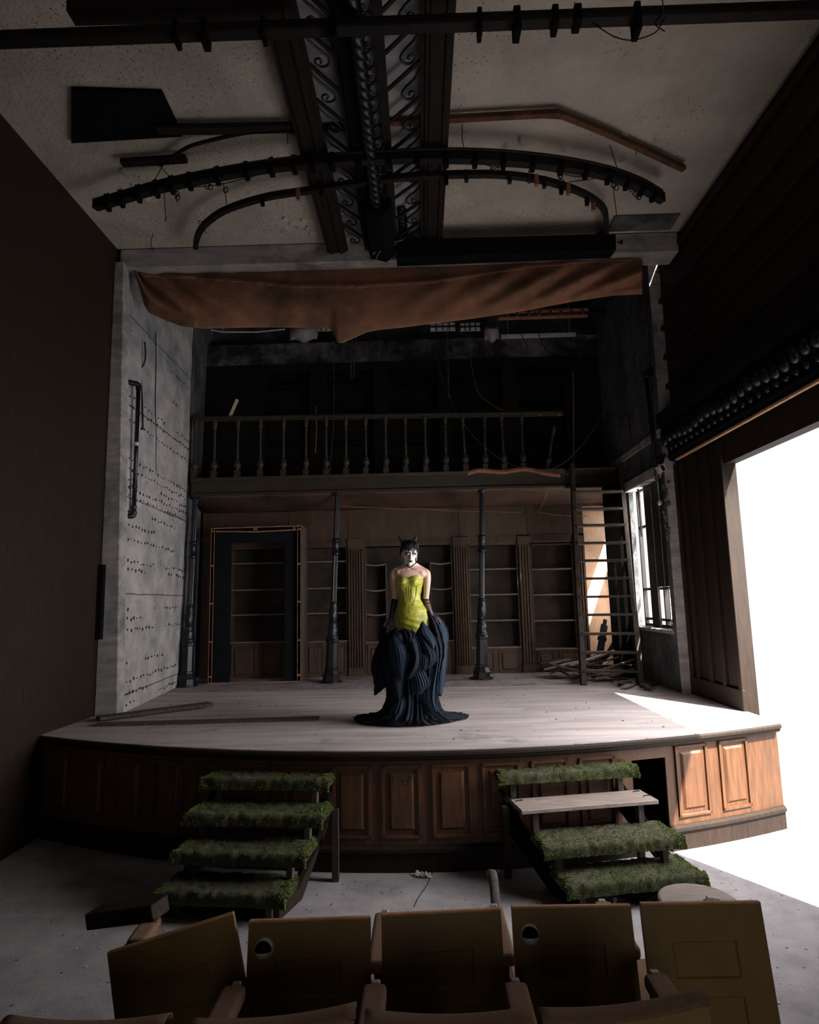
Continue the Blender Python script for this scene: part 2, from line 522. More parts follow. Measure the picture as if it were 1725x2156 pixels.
struct(MB().box((XR - 0.025, WY0 - 0.1, WZ1 + 0.45), (XR, 9.6, WZ1 + 0.55)), 'trim_6', 'plaster', bevel=0.006)

# window
win = MB()
for y in (WY0 + 0.02, 8.20, 8.62, WY1 - 0.02):
    win.box((XR + 0.10, y - 0.018, WZ0), (XR + 0.15, y + 0.018, WZ1))
for z in (WZ0 + 0.02, WZ0 + 0.10, 2.12, 2.98, WZ1 - 0.02):
    win.box((XR + 0.105, WY0, z - 0.016), (XR + 0.145, WY1, z + 0.016))
wf = struct(win, 'window_1', 'dulliron')
sh = MB()
for y0, y1 in ((7.77, 8.03), (8.045, 8.29), (8.305, 8.56)):
    sh.box((XR + 0.06, y0, 2.14), (XR + 0.09, y1, WZ1 - 0.01))
sh.box((XR + 0.06, 8.305, WZ0), (XR + 0.09, 8.56, 2.14))
sh.build('shutter', 'darkwood', wf)
jm = MB().box((XR + 0.10, 7.80, WZ0 + 0.02), (XR + 0.13, 7.83, 2.12)).box((XR + 0.10, 8.02, WZ0 + 0.02), (XR + 0.13, 8.05, 2.12))
jm.box((XR + 0.10, 7.83, WZ0 + 0.02), (XR + 0.13, 8.02, WZ0 + 0.05))
jm.build('casement', 'white', wf)

# right auditorium wall with the big side opening the daylight comes through
AX = XR + 0.13
OY0, OY1, OZ0, OZ1 = 3.3, 6.4, 0.0, 3.35
w = MB()
w.box((AX, -4.2, 0), (AX + 0.12, OY0, CE))
w.box((AX, OY1, 0), (AX + 0.12, 7.6, CE))
w.box((AX, OY0, OZ1), (AX + 0.12, OY1, CE))
struct(w, 'wall_auditorium_right', 'darkwood')
tr = MB()
for z in (4.55, 4.92, 5.30, 5.66, 6.08):
    tr.box((AX - 0.05, -4, z), (AX, 7.58, z + 0.06))
struct(tr, 'trim_7', 'darkwood', bevel=0.006)
tr = MB()
for y in (6.42, 6.75, 7.05, 7.38, 7.55):
    tr.box((AX - 0.035, y - 0.035, ST), (AX, y + 0.035, 3.6))
tr.box((AX - 0.04, 6.38, ST), (AX, 7.58, ST + 0.2))
struct(tr, 'trim_8', 'darkwood', bevel=0.005)
# heavy carved cornice of the side box
c = thing('side_box', 'black carved cornice of the side box high on the right wall', 'theatre box', (AX - 0.1, 6.9, 3.6))
prof = [(0.0, 3.62), (-0.10, 3.63), (-0.13, 3.68), (-0.11, 3.74), (-0.13, 3.80), (-0.19, 3.96), (-0.17, 4.02), (-0.21, 4.08), (-0.23, 4.2), (0.0, 4.2)]
mb = MB().prism([(AX + a, b) for a, b in prof], -3.0, 7.5, axis='Y')
o = mb.build('cornice', 'black', bevel=0.004)
o.parent = c
o.matrix_parent_inverse = Matrix.Translation(c.location).inverted()
mb = MB()
for k in range(34):
    y = 7.42 - k * 0.14
    mb.ball((AX - 0.17, y, 3.86 + 0.02 * sin(k)), (0.05, 0.06, 0.07), 8, 6)
    mb.ball((AX - 0.13, y - 0.07, 3.76), (0.03, 0.035, 0.04), 8, 6)
o = mb.build('carved_frieze', 'iron', smooth=True)
o.parent = c
o.matrix_parent_inverse = Matrix.Translation(c.location).inverted()
mb = MB().box((AX - 0.12, -3, 3.59), (AX - 0.09, 7.3, 3.615))
o = mb.build('beading', 'edgeply', bevel=0.003)
o.parent = c
o.matrix_parent_inverse = Matrix.Translation(c.location).inverted()


def adopt(o, root):
    o.parent = root
    o.matrix_parent_inverse = Matrix.Translation(root.location).inverted() if root.rotation_euler.z == 0 else root.matrix_basis.inverted()
    return o


# ------------------------------------------------------------------ stage
stage = thing('stage', 'raised wooden stage with worn boards and a curved panelled front', 'stage', (-0.1, 5.2, 0))
N = 60
xs = [-4.6 + 8.4 * i / N for i in range(N + 1)]


def strip(z0, z1, off0, off1, name, m, x0=-3.49, x1=3.13, prof=None, **k):
    """moulding that follows the curved front; prof = [(offset, z)]"""
    prof = prof or [(off0, z0), (off0, z1), (off1, z1), (off1, z0)]
    X = [x0 + (x1 - x0) * i / N for i in range(N + 1)]
    n = len(prof)
    vs = [(x, arc_y(x, a), z) for x in X for a, z in prof]
    fs = [(i * n + j, i * n + (j + 1) % n, (i + 1) * n + (j + 1) % n, (i + 1) * n + j) for i in range(N) for j in range(n)]
    fs += [tuple(range(n)), tuple(N * n + j for j in reversed(range(n)))]
    return adopt(MB().add(vs, fs).build(name, m, **k), stage)


YM = 8.55
poly = [(x, arc_y(x)) for x in [-3.5 + 6.63 * i / N for i in range(N + 1)]]
deck = MB().prism(poly + [(3.13, YM), (-3.5, YM)], ST - 0.045, ST)
adopt(deck.build('deck', 'stage'), stage)
adopt(MB().box((-3.49, YM, ST - 0.05), (3.0, 10.29, ST)).build('rear_deck', 'parquet'), stage)
strip(0, 0, 0, 0, 'nosing', 'darkwood', prof=[(-0.005, ST - 0.008), (-0.022, ST - 0.02), (-0.022, ST - 0.04), (0.0, ST - 0.05), (0.005, ST - 0.07), (0.03, ST - 0.085), (0.1, ST - 0.085), (0.1, ST - 0.008)])
B0 = 0.07
strip(0.0, ST - 0.05, B0, B0 + 0.03, 'front_boarding', 'redwood', x1=1.66)
strip(0.0, ST - 0.05, B0, B0 + 0.03, 'front_boarding', 'redwood', x0=1.96)
strip(0.72, ST - 0.05, B0, B0 + 0.03, 'front_boarding', 'redwood', x0=1.66, x1=1.96)
strip(0, 0, 0, 0, 'skirting', 'darkwood', x1=1.66, prof=[(B0 + 0.01, 0), (B0 - 0.018, 0), (B0 - 0.018, 0.14), (B0 - 0.045, 0.15), (B0 - 0.045, 0.175), (B0 - 0.015, 0.19), (B0 + 0.01, 0.19)])
strip(0, 0, 0, 0, 'skirting', 'darkwood', x0=1.96, prof=[(B0 + 0.01, 0), (B0 - 0.018, 0), (B0 - 0.018, 0.14), (B0 - 0.045, 0.15), (B0 - 0.045, 0.175), (B0 - 0.015, 0.19), (B0 + 0.01, 0.19)])


def raised_panel(x, w, z0, z1, root, m='redwood'):
    y = arc_y(x, B0)
    a = atan((x + 0.1) / 6.7)
    mx = Matrix.Translation((x, y, 0)) @ Matrix.Rotation(a, 4, 'Z')
    h = w / 2
    mb = MB()
    t = 0.016
    for lo, hi in (((-h, -t, z0), (-h + 0.022, 0.004, z1)), ((h - 0.022, -t, z0), (h, 0.004, z1)), ((-h, -t, z1 - 0.022), (h, 0.004, z1)), ((-h, -t, z0), (h, 0.004, z0 + 0.022))):
        mb.box(lo, hi, mx)
    i0, i1 = h - 0.07, h - 0.052
    fr = [(-i1, -0.001, z0 + 0.052), (i1, -0.001, z0 + 0.052), (i1, -0.001, z1 - 0.052), (-i1, -0.001, z1 - 0.052),
          (-i0, -0.016, z0 + 0.07), (i0, -0.016, z0 + 0.07), (i0, -0.016, z1 - 0.07), (-i0, -0.016, z1 - 0.07)]
    mb.add(fr, [(4, 5, 6, 7), (0, 1, 5, 4), (1, 2, 6, 5), (2, 3, 7, 6), (3, 0, 4, 7)], mx)
    return adopt(mb.build('raised_panel', m, bevel=0.003), root)


for k in range(-8, 5):
    raised_panel(-0.19 + 0.387 * k, 0.30, 0.245, 0.775, stage)
raised_panel(2.20, 0.32, 0.245, 0.80, stage)
raised_panel(2.62, 0.32, 0.245, 0.80, stage)
# black recess behind the missing panel
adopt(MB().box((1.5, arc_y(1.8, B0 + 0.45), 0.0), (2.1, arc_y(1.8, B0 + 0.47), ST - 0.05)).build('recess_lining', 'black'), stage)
gm = MB()
for pts in ([(843, 1634), (832, 1634), (832, 1652), (844, 1649)], [(848, 1640), (855, 1638), (850, 1650), (857, 1650)],
            [(858, 1636), (866, 1632), (864, 1642), (858, 1642), (866, 1645), (862, 1650)], [(870, 1633), (868, 1640), (876, 1630)]):
    gm.tube([at(x, y, Y=arc_y(-0.19, B0 - 0.02)) for x, y in pts], 0.0022, 5)
chalk = mat('faded_blue_chalk', (0.05, 0.085, 0.11), rough=0.9)
adopt(gm.build('chalk_scrawl', chalk), stage)
# ------------------------------------------------------------------ panelled library wall at the back of the stage
def bookcase(label, x0, x1, zb, zt, shelves, sag=0.0, divider=(), cab=None, m='shelfwood', depth=0.26, yf=YB, panels=2, y_shift=0.0, broken=()):
    """open bookcase bay: back, sides, shelves, cabinet with raised panels below"""
    r = thing('bookcase', label, 'bookcase', ((x0 + x1) / 2, yf, zb))
    c0 = cab if cab else zb
    adopt(MB().box((x0, yf + depth - 0.02, c0), (x1, yf + depth, zt)).build('back_panel', 'baywood' if m == 'shelfwood' else m), r)
    for a, b in ((x0, x0 + 0.02), (x1 - 0.02, x1)):
        adopt(MB().box((a, yf, c0), (b, yf + depth - 0.02, zt)).build('side_panel', m), r)
    adopt(MB().box((x0, yf, zt - 0.02), (x1, yf + depth, zt)).build('top_board', m), r)
    xs_ = [x0 + 0.02] + list(divider) + [x1 - 0.02]
    for z in shelves:
        for i in range(len(xs_) - 1):
            if (round(z, 2), i) in broken:
                continue
            a, b = xs_[i], xs_[i + 1]
            mb = MB()
            vs = []
            n = 8
            for k in range(n + 1):
                t = k / n
                zz = z - sag * 4 * t * (1 - t)
                for y, dz in ((yf + 0.015, -0.012), (yf + 0.015, 0.012), (yf + depth - 0.02, 0.012), (yf + depth - 0.02, -0.012)):
                    vs.append((a + (b - a) * t, y, zz + dz))
            fs = [(k * 4 + j, k * 4 + (j + 1) % 4, (k + 1) * 4 + (j + 1) % 4, (k + 1) * 4 + j) for k in range(n) for j in range(4)] + [(0, 1, 2, 3), (n * 4 + 3, n * 4 + 2, n * 4 + 1, n * 4)]
            mb.add(vs, fs)
            adopt(mb.build('shelf', 'dustwood' if m == 'shelfwood' else m), r)
    for x in divider:
        adopt(MB().box((x - 0.01, yf + 0.01, c0), (x + 0.01, yf + depth - 0.02, max(shelves) if shelves else zt)).build('divider', m), r)
    if cab:
        adopt(MB().box((x0, yf - 0.02, cab - 0.025), (x1, yf + depth, cab)).build('counter', 'dustwood', bevel=0.004), r)
        adopt(MB().box((x0, yf, zb), (x1, yf + 0.02, cab - 0.025)).build('cabinet_front', m), r)
        wd = (x1 - x0) / panels
        for i in range(panels):
            a, b = x0 + i * wd + 0.035, x0 + (i + 1) * wd - 0.035
            mb = MB()
            t = 0.012
            z0, z1 = zb + 0.02, cab - 0.055
            for lo, hi in (((a, z0), (a + 0.02, z1)), ((b - 0.02, z0), (b, z1)), ((a, z0), (b, z0 + 0.02)), ((a, z1 - 0.02), (b, z1))):
                mb.box((lo[0], yf - t, lo[1]), (hi[0], yf + 0.001, hi[1]))
            mb.add([(a + 0.045, yf, z0 + 0.03), (b - 0.045, yf, z0 + 0.03), (b - 0.045, yf, z1 - 0.04), (a + 0.045, yf, z1 - 0.04),
                    (a + 0.06, yf - 0.016, z0 + 0.045), (b - 0.06, yf - 0.016, z0 + 0.045), (b - 0.06, yf - 0.016, z1 - 0.055), (a + 0.06, yf - 0.016, z1 - 0.055)],
                   [(4, 5, 6, 7), (0, 1, 5, 4), (1, 2, 6, 5), (2, 3, 7, 6), (3, 0, 4, 7)])
            adopt(mb.build('cabinet_door', m, bevel=0.003), r)
    return r


def pilaster(label, x0, x1, zb, zt, m='shelfwood', yf=YB, split=False, nfl=4):
    r = thing('pilaster', label, 'pilaster', ((x0 + x1) / 2, yf, zb))
    mb = MB().box((x0, yf - 0.02, zb), (x1, yf + 0.25, zt - 0.14))
    wd = x1 - x0
    n = nfl
    for i in range(n):
        xc = x0 + wd * (i + 0.5) / n
        mb.box((xc - wd / n * 0.27, yf - 0.05, zb + 0.14), (xc + wd / n * 0.27, yf - 0.02, zt - 0.17))
    adopt(mb.build('fluted_shaft', m, bevel=0.003), r)
    adopt(MB().box((x0 - 0.006, yf - 0.04, zt - 0.14), (x1 + 0.006, yf + 0.25, zt)).build('capital_block', m, bevel=0.004), r)
    adopt(MB().box((x0 - 0.006, yf - 0.035, zb), (x1 + 0.006, yf - 0.02, zb + 0.13)).build('plinth', m, bevel=0.004), r)
    return r


ZL, ZR = 2.95, 2.86
bookcase('dark bookcase bay seen through the freestanding door surround on the left', -3.02, -2.12, ST, 2.95, (2.68, 2.26, 1.87), cab=1.46)
bookcase('dark bookcase bay behind the middle iron column', -1.86, -1.16, ST, 2.95, (2.68, 2.26, 1.87), cab=1.45)
bookcase('wide bookcase bay with split dividers directly behind the woman', -0.89, 0.50, ST, 2.92, (2.62, 2.22, 1.84), sag=0.02, divider=(-0.55, 0.15), cab=1.42, panels=4, broken=((2.62, 1), (2.22, 1), (1.84, 1)))
bookcase('dusty bookcase bay right of the woman behind the right-hand iron column', 0.75, 1.53, ST, 2.90, (2.50, 2.10, 1.70), cab=1.30)
bookcase('reddish bookcase bay just left of the ladder', 1.73, 2.40, ST, 2.88, (2.48, 2.08, 1.68), cab=1.26)
pilaster('plain fluted pilaster between the door surround and the next bookcase', -2.11, -1.87, ST, 3.03)
pilaster('double fluted pilaster left of the woman', -1.15, -0.90, ST, 3.03, nfl=6)
pilaster('double fluted pilaster right of the woman', 0.51, 0.74, ST, 3.02, nfl=6)
pilaster('fluted pilaster between the two right-hand bookcase bays', 1.54, 1.72, ST, 3.01)
pilaster('fluted pilaster glowing in window light behind the ladder', 2.41, 2.58, ST, 3.0)
# fluted architrave and blank boarding over the bays
fr = thing('frieze', 'reeded wooden frieze board running above the lower bookcases', 'frieze', (-0.3, YB, 2.95))
for x0, x1 in ((-3.02, -2.12), (-1.86, -1.16), (-0.89, 0.50), (0.75, 1.53), (1.73, 2.40)):
    mb = MB().box((x0, YB - 0.01, 2.90), (x1, YB + 0.2, 3.03))
    for k in range(4):
        mb.box((x0 + 0.06, YB - 0.022, 2.925 + k * 0.025), (x1 - 0.06, YB - 0.01, 2.938 + k * 0.025))
    adopt(mb.build('reeded_board', 'shelfwood', bevel=0.002), fr)
wp = thing('wall_boarding', 'brown wooden boarding between the bookcase frieze and the gallery soffit', 'panelling', (-0.3, YB, 3.03))
edges = [-3.48, -2.10, -1.15, 0.62, 1.70, 3.0]
for a, b in zip(edges, edges[1:]):
    adopt(MB().box((a + 0.004, YB, 3.03), (b - 0.004, YB + 0.03, 3.75)).build('board', 'shelfwood'), wp)
adopt(MB().box((-3.48, YB, ST), (-3.03, YB + 0.03, 3.03)).build('board', 'darkwood'), wp)
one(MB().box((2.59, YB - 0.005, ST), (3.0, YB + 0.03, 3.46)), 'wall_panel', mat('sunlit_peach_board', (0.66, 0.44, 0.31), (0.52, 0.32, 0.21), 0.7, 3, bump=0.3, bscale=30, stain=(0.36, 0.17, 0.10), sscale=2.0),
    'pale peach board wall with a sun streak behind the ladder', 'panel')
one(MB().box((at(1288, 1300, Y=9.1).x, 9.1, ST), (2.995, 9.15, 3.62)), 'post', 'char', 'charred black post standing between the ladder and the window', 'post')

# upper library wall, charred
UZ0, UZ1 = 3.7, 5.95
ub = [(-2.50, -1.75), (-1.50, -0.70), (-0.46, 0.36), (0.56, 1.41), (1.65, 2.42)]
names = ['leftmost charred bookcase bay above the gallery rail', 'second charred upper bookcase bay from the left', 'charred upper bookcase bay straight above the woman',
         'fourth charred upper bookcase bay from the left', 'charred upper bookcase bay at the right end by the ladder head']
for (a, b), l in zip(ub, names):
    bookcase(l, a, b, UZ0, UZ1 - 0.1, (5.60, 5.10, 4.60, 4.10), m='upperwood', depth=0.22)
up = thing('wall_boarding', 'charred black framing around the upper bookcases', 'panelling', (-0.3, YB, UZ0))
for a, b in ((-3.48, -2.50), (-1.75, -1.50), (-0.70, -0.46), (0.36, 0.56), (1.41, 1.65), (2.42, 3.0)):
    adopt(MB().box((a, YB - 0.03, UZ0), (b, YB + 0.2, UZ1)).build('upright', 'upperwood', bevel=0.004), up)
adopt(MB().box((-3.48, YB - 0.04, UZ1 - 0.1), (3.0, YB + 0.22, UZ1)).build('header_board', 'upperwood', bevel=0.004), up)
# masonry and glazed strip above
M['mottled'] = mat('mottled_masonry', (0.16, 0.165, 0.17), (0.05, 0.052, 0.055), 0.95, 5, bump=0.8, bscale=20, stain=(0.008, 0.008, 0.009), sscale=0.9, smin=0.42, smax=0.56)
struct(MB().box((-3.48, YB - 0.02, UZ1), (3.0, YB + 0.3, 6.32)), 'trim_9', M['mottled'])
for i, (a, b) in enumerate(((655, 700), (905, 960), (968, 1012))):
    p, q = at(a, 683, Y=9.99), at(b, 698, Y=9.99)
    pane = MB().box((p.x, 9.95, q.z), (q.x, 9.97, p.z))
    o = struct(pane, 'window_%d' % (i + 2), mat('dusty_glass', (0.7, 0.72, 0.72), rough=0.3))
    fm = MB()
    for k in range(5):
        x = p.x + (q.x - p.x) * k / 4
        fm.box((x - 0.008, 9.93, q.z), (x + 0.008, 9.95, p.z))
    fm.box((p.x, 9.93, (p.z + q.z) / 2 - 0.008), (q.x, 9.95, (p.z + q.z) / 2 + 0.008))
    fm.build('glazing_bars', 'dulliron', o)
for a, b, l in ((612, 668, 'left of the torn curtain corner'), (1020, 1050, 'right of the torn curtain corner')):
    p, q = at(a, 690, Y=9.93), at(b, 716, Y=9.93)
    mb = MB().grid(lambda u, v: (p.x + (q.x - p.x) * u, 9.93 - 0.18 * sin(pi * u) * sin(pi * v), q.z + (p.z - q.z) * v + 0.03 * sin(9 * u)), 8, 6)
    one(mb, 'plaster_lump', 'plaster', 'pale crumbling plaster lump under the loft ' + l, 'plaster lump', solid=0.04, smooth=True)
one(MB().tube([at(445, 695, Y=9.0), at(470, 699, Y=9.0), at(540, 699, Y=9.0), at(600, 693, Y=9.0)], 0.012, 6).tube([at(470, 699, Y=9.0), Vector((at(470, 699, Y=9.0).x, 9.0, 6.94))], 0.003, 4).tube([at(590, 694, Y=9.0), Vector((at(590, 694, Y=9.0).x, 9.0, 6.94))], 0.003, 4), 'metal_strip', 'chrome', 'thin bent silver strip hanging below the curtain at upper left', 'metal strip')
one(MB().tube([at(1070, 703, Y=9.2), Vector((at(1070, 703, Y=9.2).x, 9.2, 6.94))], 0.004, 4).tube([at(1200, 703, Y=9.2), Vector((at(1200, 703, Y=9.2).x, 9.2, 6.94))], 0.004, 4).box((at(1055, 700, Y=9.2).x, 9.17, at(1055, 712, Y=9.2).z), (at(1212, 700, Y=9.2).x, 9.23, at(1055, 706, Y=9.2).z)), 'batten', 'chrome', 'pale grey batten under the timber rack at upper right', 'batten')

# ------------------------------------------------------------------ gallery (balcony)
YG = 9.3
gz0, gz1 = 3.66, 3.93
g = thing('gallery', 'dark wooden gallery with turned balusters crossing the back of the stage', 'balcony', (-0.5, YG, gz0))
XG0, XG1 = -3.42, 2.18
prof = [(0, gz0), (-0.05, gz0), (-0.05, gz0 + 0.03), (-0.02, gz0 + 0.05), (-0.02, gz1 - 0.07), (-0.05, gz1 - 0.05), (-0.06, gz1), (0, gz1)]
adopt(MB().prism([(YG + a, b) for a, b in prof], XG0, XG1, axis='X').build('fascia', 'gallery', bevel=0.003), g)
adopt(MB().prism([(YG + 0.02 + a, b - 0.02) for a, b in prof], XG1, 3.0, axis='X').build('fascia', 'darkwood', bevel=0.003), g)
adopt(MB().box((XG1 + 0.05, YG - 0.03, gz1 - 0.04), (2.95, YG - 0.02, gz1)).build('torn_edge', 'rawwood'), g)
adopt(MB().box((XG0, YG, gz1 - 0.04), (3.0, YB, gz1)).build('deck', 'darkwood'), g)


def soff(u, v):
    x = XG0 + (3.0 - XG0) * u
    return (x, YG + (YB - YG) * v, gz0 + 0.01 - 0.17 * v - 0.05 * sin(pi * v) * abs(sin(5.2 * u * pi)) + 0.01 * noise.noise((x * 2, v * 3, 0)))


adopt(MB().grid(soff, 60, 8).build('soffit', mat('brown_hardboard_soffit', (0.075, 0.040, 0.027), (0.045, 0.027, 0.019), 0.55, 2, stain=(0.018, 0.013, 0.011), sscale=1.5), smooth=True, solid=0.01), g)
for pts in ([(625, 1033), (632, 1050), (638, 1060)], [(798, 1032), (800, 1050), (803, 1066)], [(1152, 1036), (1146, 1055), (1133, 1078)], [(445, 1058), (500, 1056), (560, 1058)],
            [(660, 1063), (760, 1068), (860, 1072)], [(862, 1070), (960, 1076), (1100, 1079)], [(1096, 1031), (1150, 1033), (1152, 1037)], [(1130, 1078), (1180, 1085), (1240, 1087)]):
    P3 = []
    for x, y in pts:
        v = min(1.0, max(0.0, (y - 1034) / 44.0))
        p = at(x, y, Y=YG + (YB - YG) * v * 0.97 - 0.03)
        P3.append(p)
    adopt(MB().tube(P3, 0.006, 5).build('split_edge', 'rawwood'), g)
# rail and balusters
r0, r1 = at(430, 879, Y=YG), at(1186, 869, Y=YG)
adopt(MB().bar((XG0, YG, r0.z - 0.015), (r1.x, YG, r1.z), 0.07, 0.045).build('hand_rail', 'gallery', bevel=0.01, seg=2), g)
adopt(MB().bar((XG0, YG, r0.z - 0.05), (r1.x, YG, r1.z - 0.035), 0.045, 0.03).build('under_rail', 'gallery', bevel=0.005), g)
zb = gz1
H = r0.z - 0.055 - zb
pf = [(0, .030), (.005, .030), (.12, .030), (.125, .018), (.15, .022), (.17, .036), (.215, .040), (.26, .032), (.31, .017), (.34, .014), (.36, .020), (.375, .014), (.39, .017), (.60, .015), (.78, .014), (.80, .022), (.82, .014), (.85, .018), (.90, .027), (1.0, .029)]
bx = [410, 451, 500, 548, 597, 644.5, 687, 729, 771, 813, 855, 897, 939, 981, 1022, 1062, 1102]
for i, x in enumerate(bx):
    p = at(x, 980, Y=YG)
    mx = Matrix.Translation((p.x, YG, zb))
    lean = 0.0 if i < 12 else [0.012, -0.03, 0.02, -0.015, 0.01][i - 12]
    mx = mx @ Matrix.Shear('XY', 4, (lean, 0))
    mb = MB().lathe([(z * H, r * 1.3) for z, r in pf], 14, mx)
    mb.box((-0.040, -0.040, 0), (0.040, 0.040, 0.115 * H), mx)
    adopt(mb.build('baluster', 'gallery', smooth=False), g)
p = at(1152, 980, Y=YG)
mx = Matrix.Translation((p.x, YG, zb)) @ Matrix.Rotation(radians(12), 4, 'Y')
adopt(MB().lathe([(z * H * 0.75, r * 1.3) for z, r in pf], 14, mx).build('baluster', 'gallery'), g)
for x in (1136, 1178):
    p = at(x, 872, Y=YG - 0.045)
    adopt(MB().lathe([(0, 0.028), (0.004, 0.026)], 14, Matrix.Translation((p.x, YG - 0.036, p.z - 0.005)) @ Matrix.Rotation(pi / 2, 4, 'X') @ Matrix.Scale(0.5, 4, (0, 1, 0))).build('bolt_patch', 'rawwood'), g)
rag = MB().tube(smooth_path([at(985, 997, Y=YG - 0.05), at(1010, 991, Y=YG - 0.05), at(1060, 994, Y=YG - 0.05), at(1105, 988, Y=YG - 0.05), at(1150, 997, Y=YG - 0.05), at(1180, 1001, Y=YG - 0.05)]), [(0.02, 0.035)] * 41, 6)
one(rag, 'torn_board', 'rawwood', 'torn orange strip of board lying along the gallery edge', 'board')
one(MB().bar(at(483, 880, Y=9.345), at(500, 841, Y=9.42), 0.012, 0.05), 'slat', mat('pale_slat', (0.42, 0.40, 0.26), rough=0.8), 'short pale slat leaning up behind the left gallery rail', 'slat')
for pts, l in (([(665, 856), (667, 905), (664, 955)], 'thin orange splinter of wood standing behind the gallery balusters'), ([(1207, 780), (1208, 880), (1208, 985)], 'thin brown strip of trim at the right end of the gallery')):
    one(MB().tube([at(x, y, Y=9.7) for x, y in pts], 0.008, 5), 'wood_strip', 'rawwood', l, 'wood strip')


# ------------------------------------------------------------------ cast iron columns
def column(base, top, label):
    r = thing('iron_column', label, 'column', base, group=None)
    Hh = (top - base).length
    d = (top - base).normalized()
    rot = Vector((0, 0, 1)).rotation_difference(d).to_matrix().to_4x4()

    def part(name, prof, n=8, sm=False, bev=0.0, tw=0):
        mx = rot @ Matrix.Rotation(tw, 4, 'Z')
        o = MB().lathe([(z, rr) for z, rr in prof], n, mx).build(name, 'iron', r, smooth=sm, bevel=bev)
        return o
    part('foot_plate', [(0, .17), (.02, .17), (.025, .14)], 20)
    part('pedestal', [(0.02, .125), (.10, .125), (.105, .13), (.13, .115), (.17, .095), (.18, .102), (.20, .102), (.21, .088), (.56, .082), (.57, .095), (.60, .098), (.62, .09)], 8, tw=pi / 8)
    part('lower_collar', [(.61, .075), (.63, .09), (.65, .085), (.67, .07), (.70, .072), (.74, .078), (.78, .066), (.80, .058), (.82, .066), (.84, .066), (.85, .05)], 20, True)
    mb = MB()
    nn, kk = 24, 14
    vs = []
    for i in range(kk + 1):
        t = i / kk
        z = .85 + .26 * t
        rr = .047 + .018 * sin(pi * (t * 0.9 + 0.1)) ** 1.5
        for j in range(nn):
            a = 2 * pi * j / nn
            vs.append(((rr + .004 * sin(6 * a + 12 * t)) * cos(a), (rr + .004 * sin(6 * a + 12 * t)) * sin(a), z))
    mb.add(vs, [(i * nn + j, i * nn + (j + 1) % nn, (i + 1) * nn + (j + 1) % nn, (i + 1) * nn + j) for i in range(kk) for j in range(nn)], rot)
    mb.build('spiral_vase', 'iron', r, smooth=True)
    part('mid_ring', [(1.10, .045), (1.115, .058), (1.135, .058), (1.15, .04)], 20, True)
    # ribbed shaft
    vs = []
    zz = [1.14, 1.5, 1.85]
    for z in zz:
        for j in range(24):
            a = 2 * pi * j / 24
            rr = .040 if j % 2 else .034
            vs.append((rr * cos(a), rr * sin(a), z))
    MB().add(vs, [(i * 24 + j, i * 24 + (j + 1) % 24, (i + 1) * 24 + (j + 1) % 24, (i + 1) * 24 + j) for i in range(2) for j in range(24)], rot).build('fluted_shaft', 'iron', r)
    part('upper_collar', [(1.82, .042), (1.83, .062), (1.86, .062), (1.875, .046), (1.95, .048), (2.03, .05), (2.04, .064), (2.06, .06), (2.08, .045)], 20, True)
    vs = []
    for z in (2.07, 2.4, Hh):
        for j in range(24):
            a = 2 * pi * j / 24
            rr = .038 if j % 2 else .033
            vs.append((rr * cos(a), rr * sin(a), z))
    MB().add(vs, [(i * 24 + j, i * 24 + (j + 1) % 24, (i + 1) * 24 + (j + 1) % 24, (i + 1) * 24 + j) for i in range(2) for j in range(24)], rot).build('fluted_shaft', 'iron', r)
    part('cap', [(Hh - .05, .04), (Hh - .02, .06), (Hh, .06)], 16)
    return r


for bxp, tx, l, yc in ((392, 412, 'leaning blue-black cast iron column against the white left wall', 9.2), (697, 711, 'blue-black cast iron column between the door surround and the woman', 9.3), (1015, 1015, 'blue-black cast iron column right of the woman', 9.35)):
    b = at(bxp, 1436, Y=yc)
    b.z = ST
    t = at(tx, 1037, Y=yc + (0.06 if yc < 9.25 else 0))
    t.z = gz0
    column(b, t, l)

# ------------------------------------------------------------------ freestanding door surround
ds = thing('door_surround', 'freestanding black scenery door surround with torn orange edges at left', 'door frame', (-2.47, 9.5, ST))
a0, a1 = at(441, 1300, Y=9.42).x, at(634, 1300, Y=9.42).x
zt = 3.18
lo = 0.055
for nm, x0, x1 in (('left_post', a0, a0 + lo), ('right_post', a1 - lo, a1)):
    mb = MB()
    mb.box((x0, 9.42, ST), (x0 + 0.006, 9.55, zt)).box((x1 - 0.006, 9.42, ST), (x1, 9.55, zt)).box((x0, 9.54, ST), (x1, 9.55, zt))
    o = adopt(mb.build(nm, 'black'), ds)
    mb = MB()
    mb.box((x0, 9.412, ST), (x0 + 0.008, 9.42, zt)).box((x1 - 0.008, 9.412, ST), (x1, 9.42, zt))
    for z in (1.0, 1.50, 2.06, 2.62, 3.14):
        mb.box((x0, 9.41, z - 0.012), (x1, 9.44, z + 0.012))
    adopt(mb.build('torn_edge', 'rawwood'), ds)
mb = MB().box((a0, 9.42, zt - 0.006), (a1, 9.55, zt)).box((a0, 9.42, zt - 0.065), (a1, 9.55, zt - 0.06)).box((a0, 9.54, zt - 0.065), (a1, 9.55, zt))
adopt(mb.build('head', 'black'), ds)
mb = MB()
mb.bar((a0, 9.415, zt), (a1, 9.415, zt + 0.01), 0.01, 0.016)
mb.bar((a0 + 0.07, 9.415, zt - 0.045), ((a0 + a1) / 2, 9.415, zt - 0.065), 0.01, 0.02)
mb.bar(((a0 + a1) / 2, 9.415, zt - 0.065), (a1 - 0.07, 9.415, zt - 0.05), 0.01, 0.02)
mb.box(((a0 + a1) / 2 - 0.04, 9.41, zt - 0.04), ((a0 + a1) / 2 + 0.02, 9.43, zt - 0.01))
mb.box((a1 - 0.12, 9.41, zt - 0.05), (a1 - 0.09, 9.43, zt + 0.015))
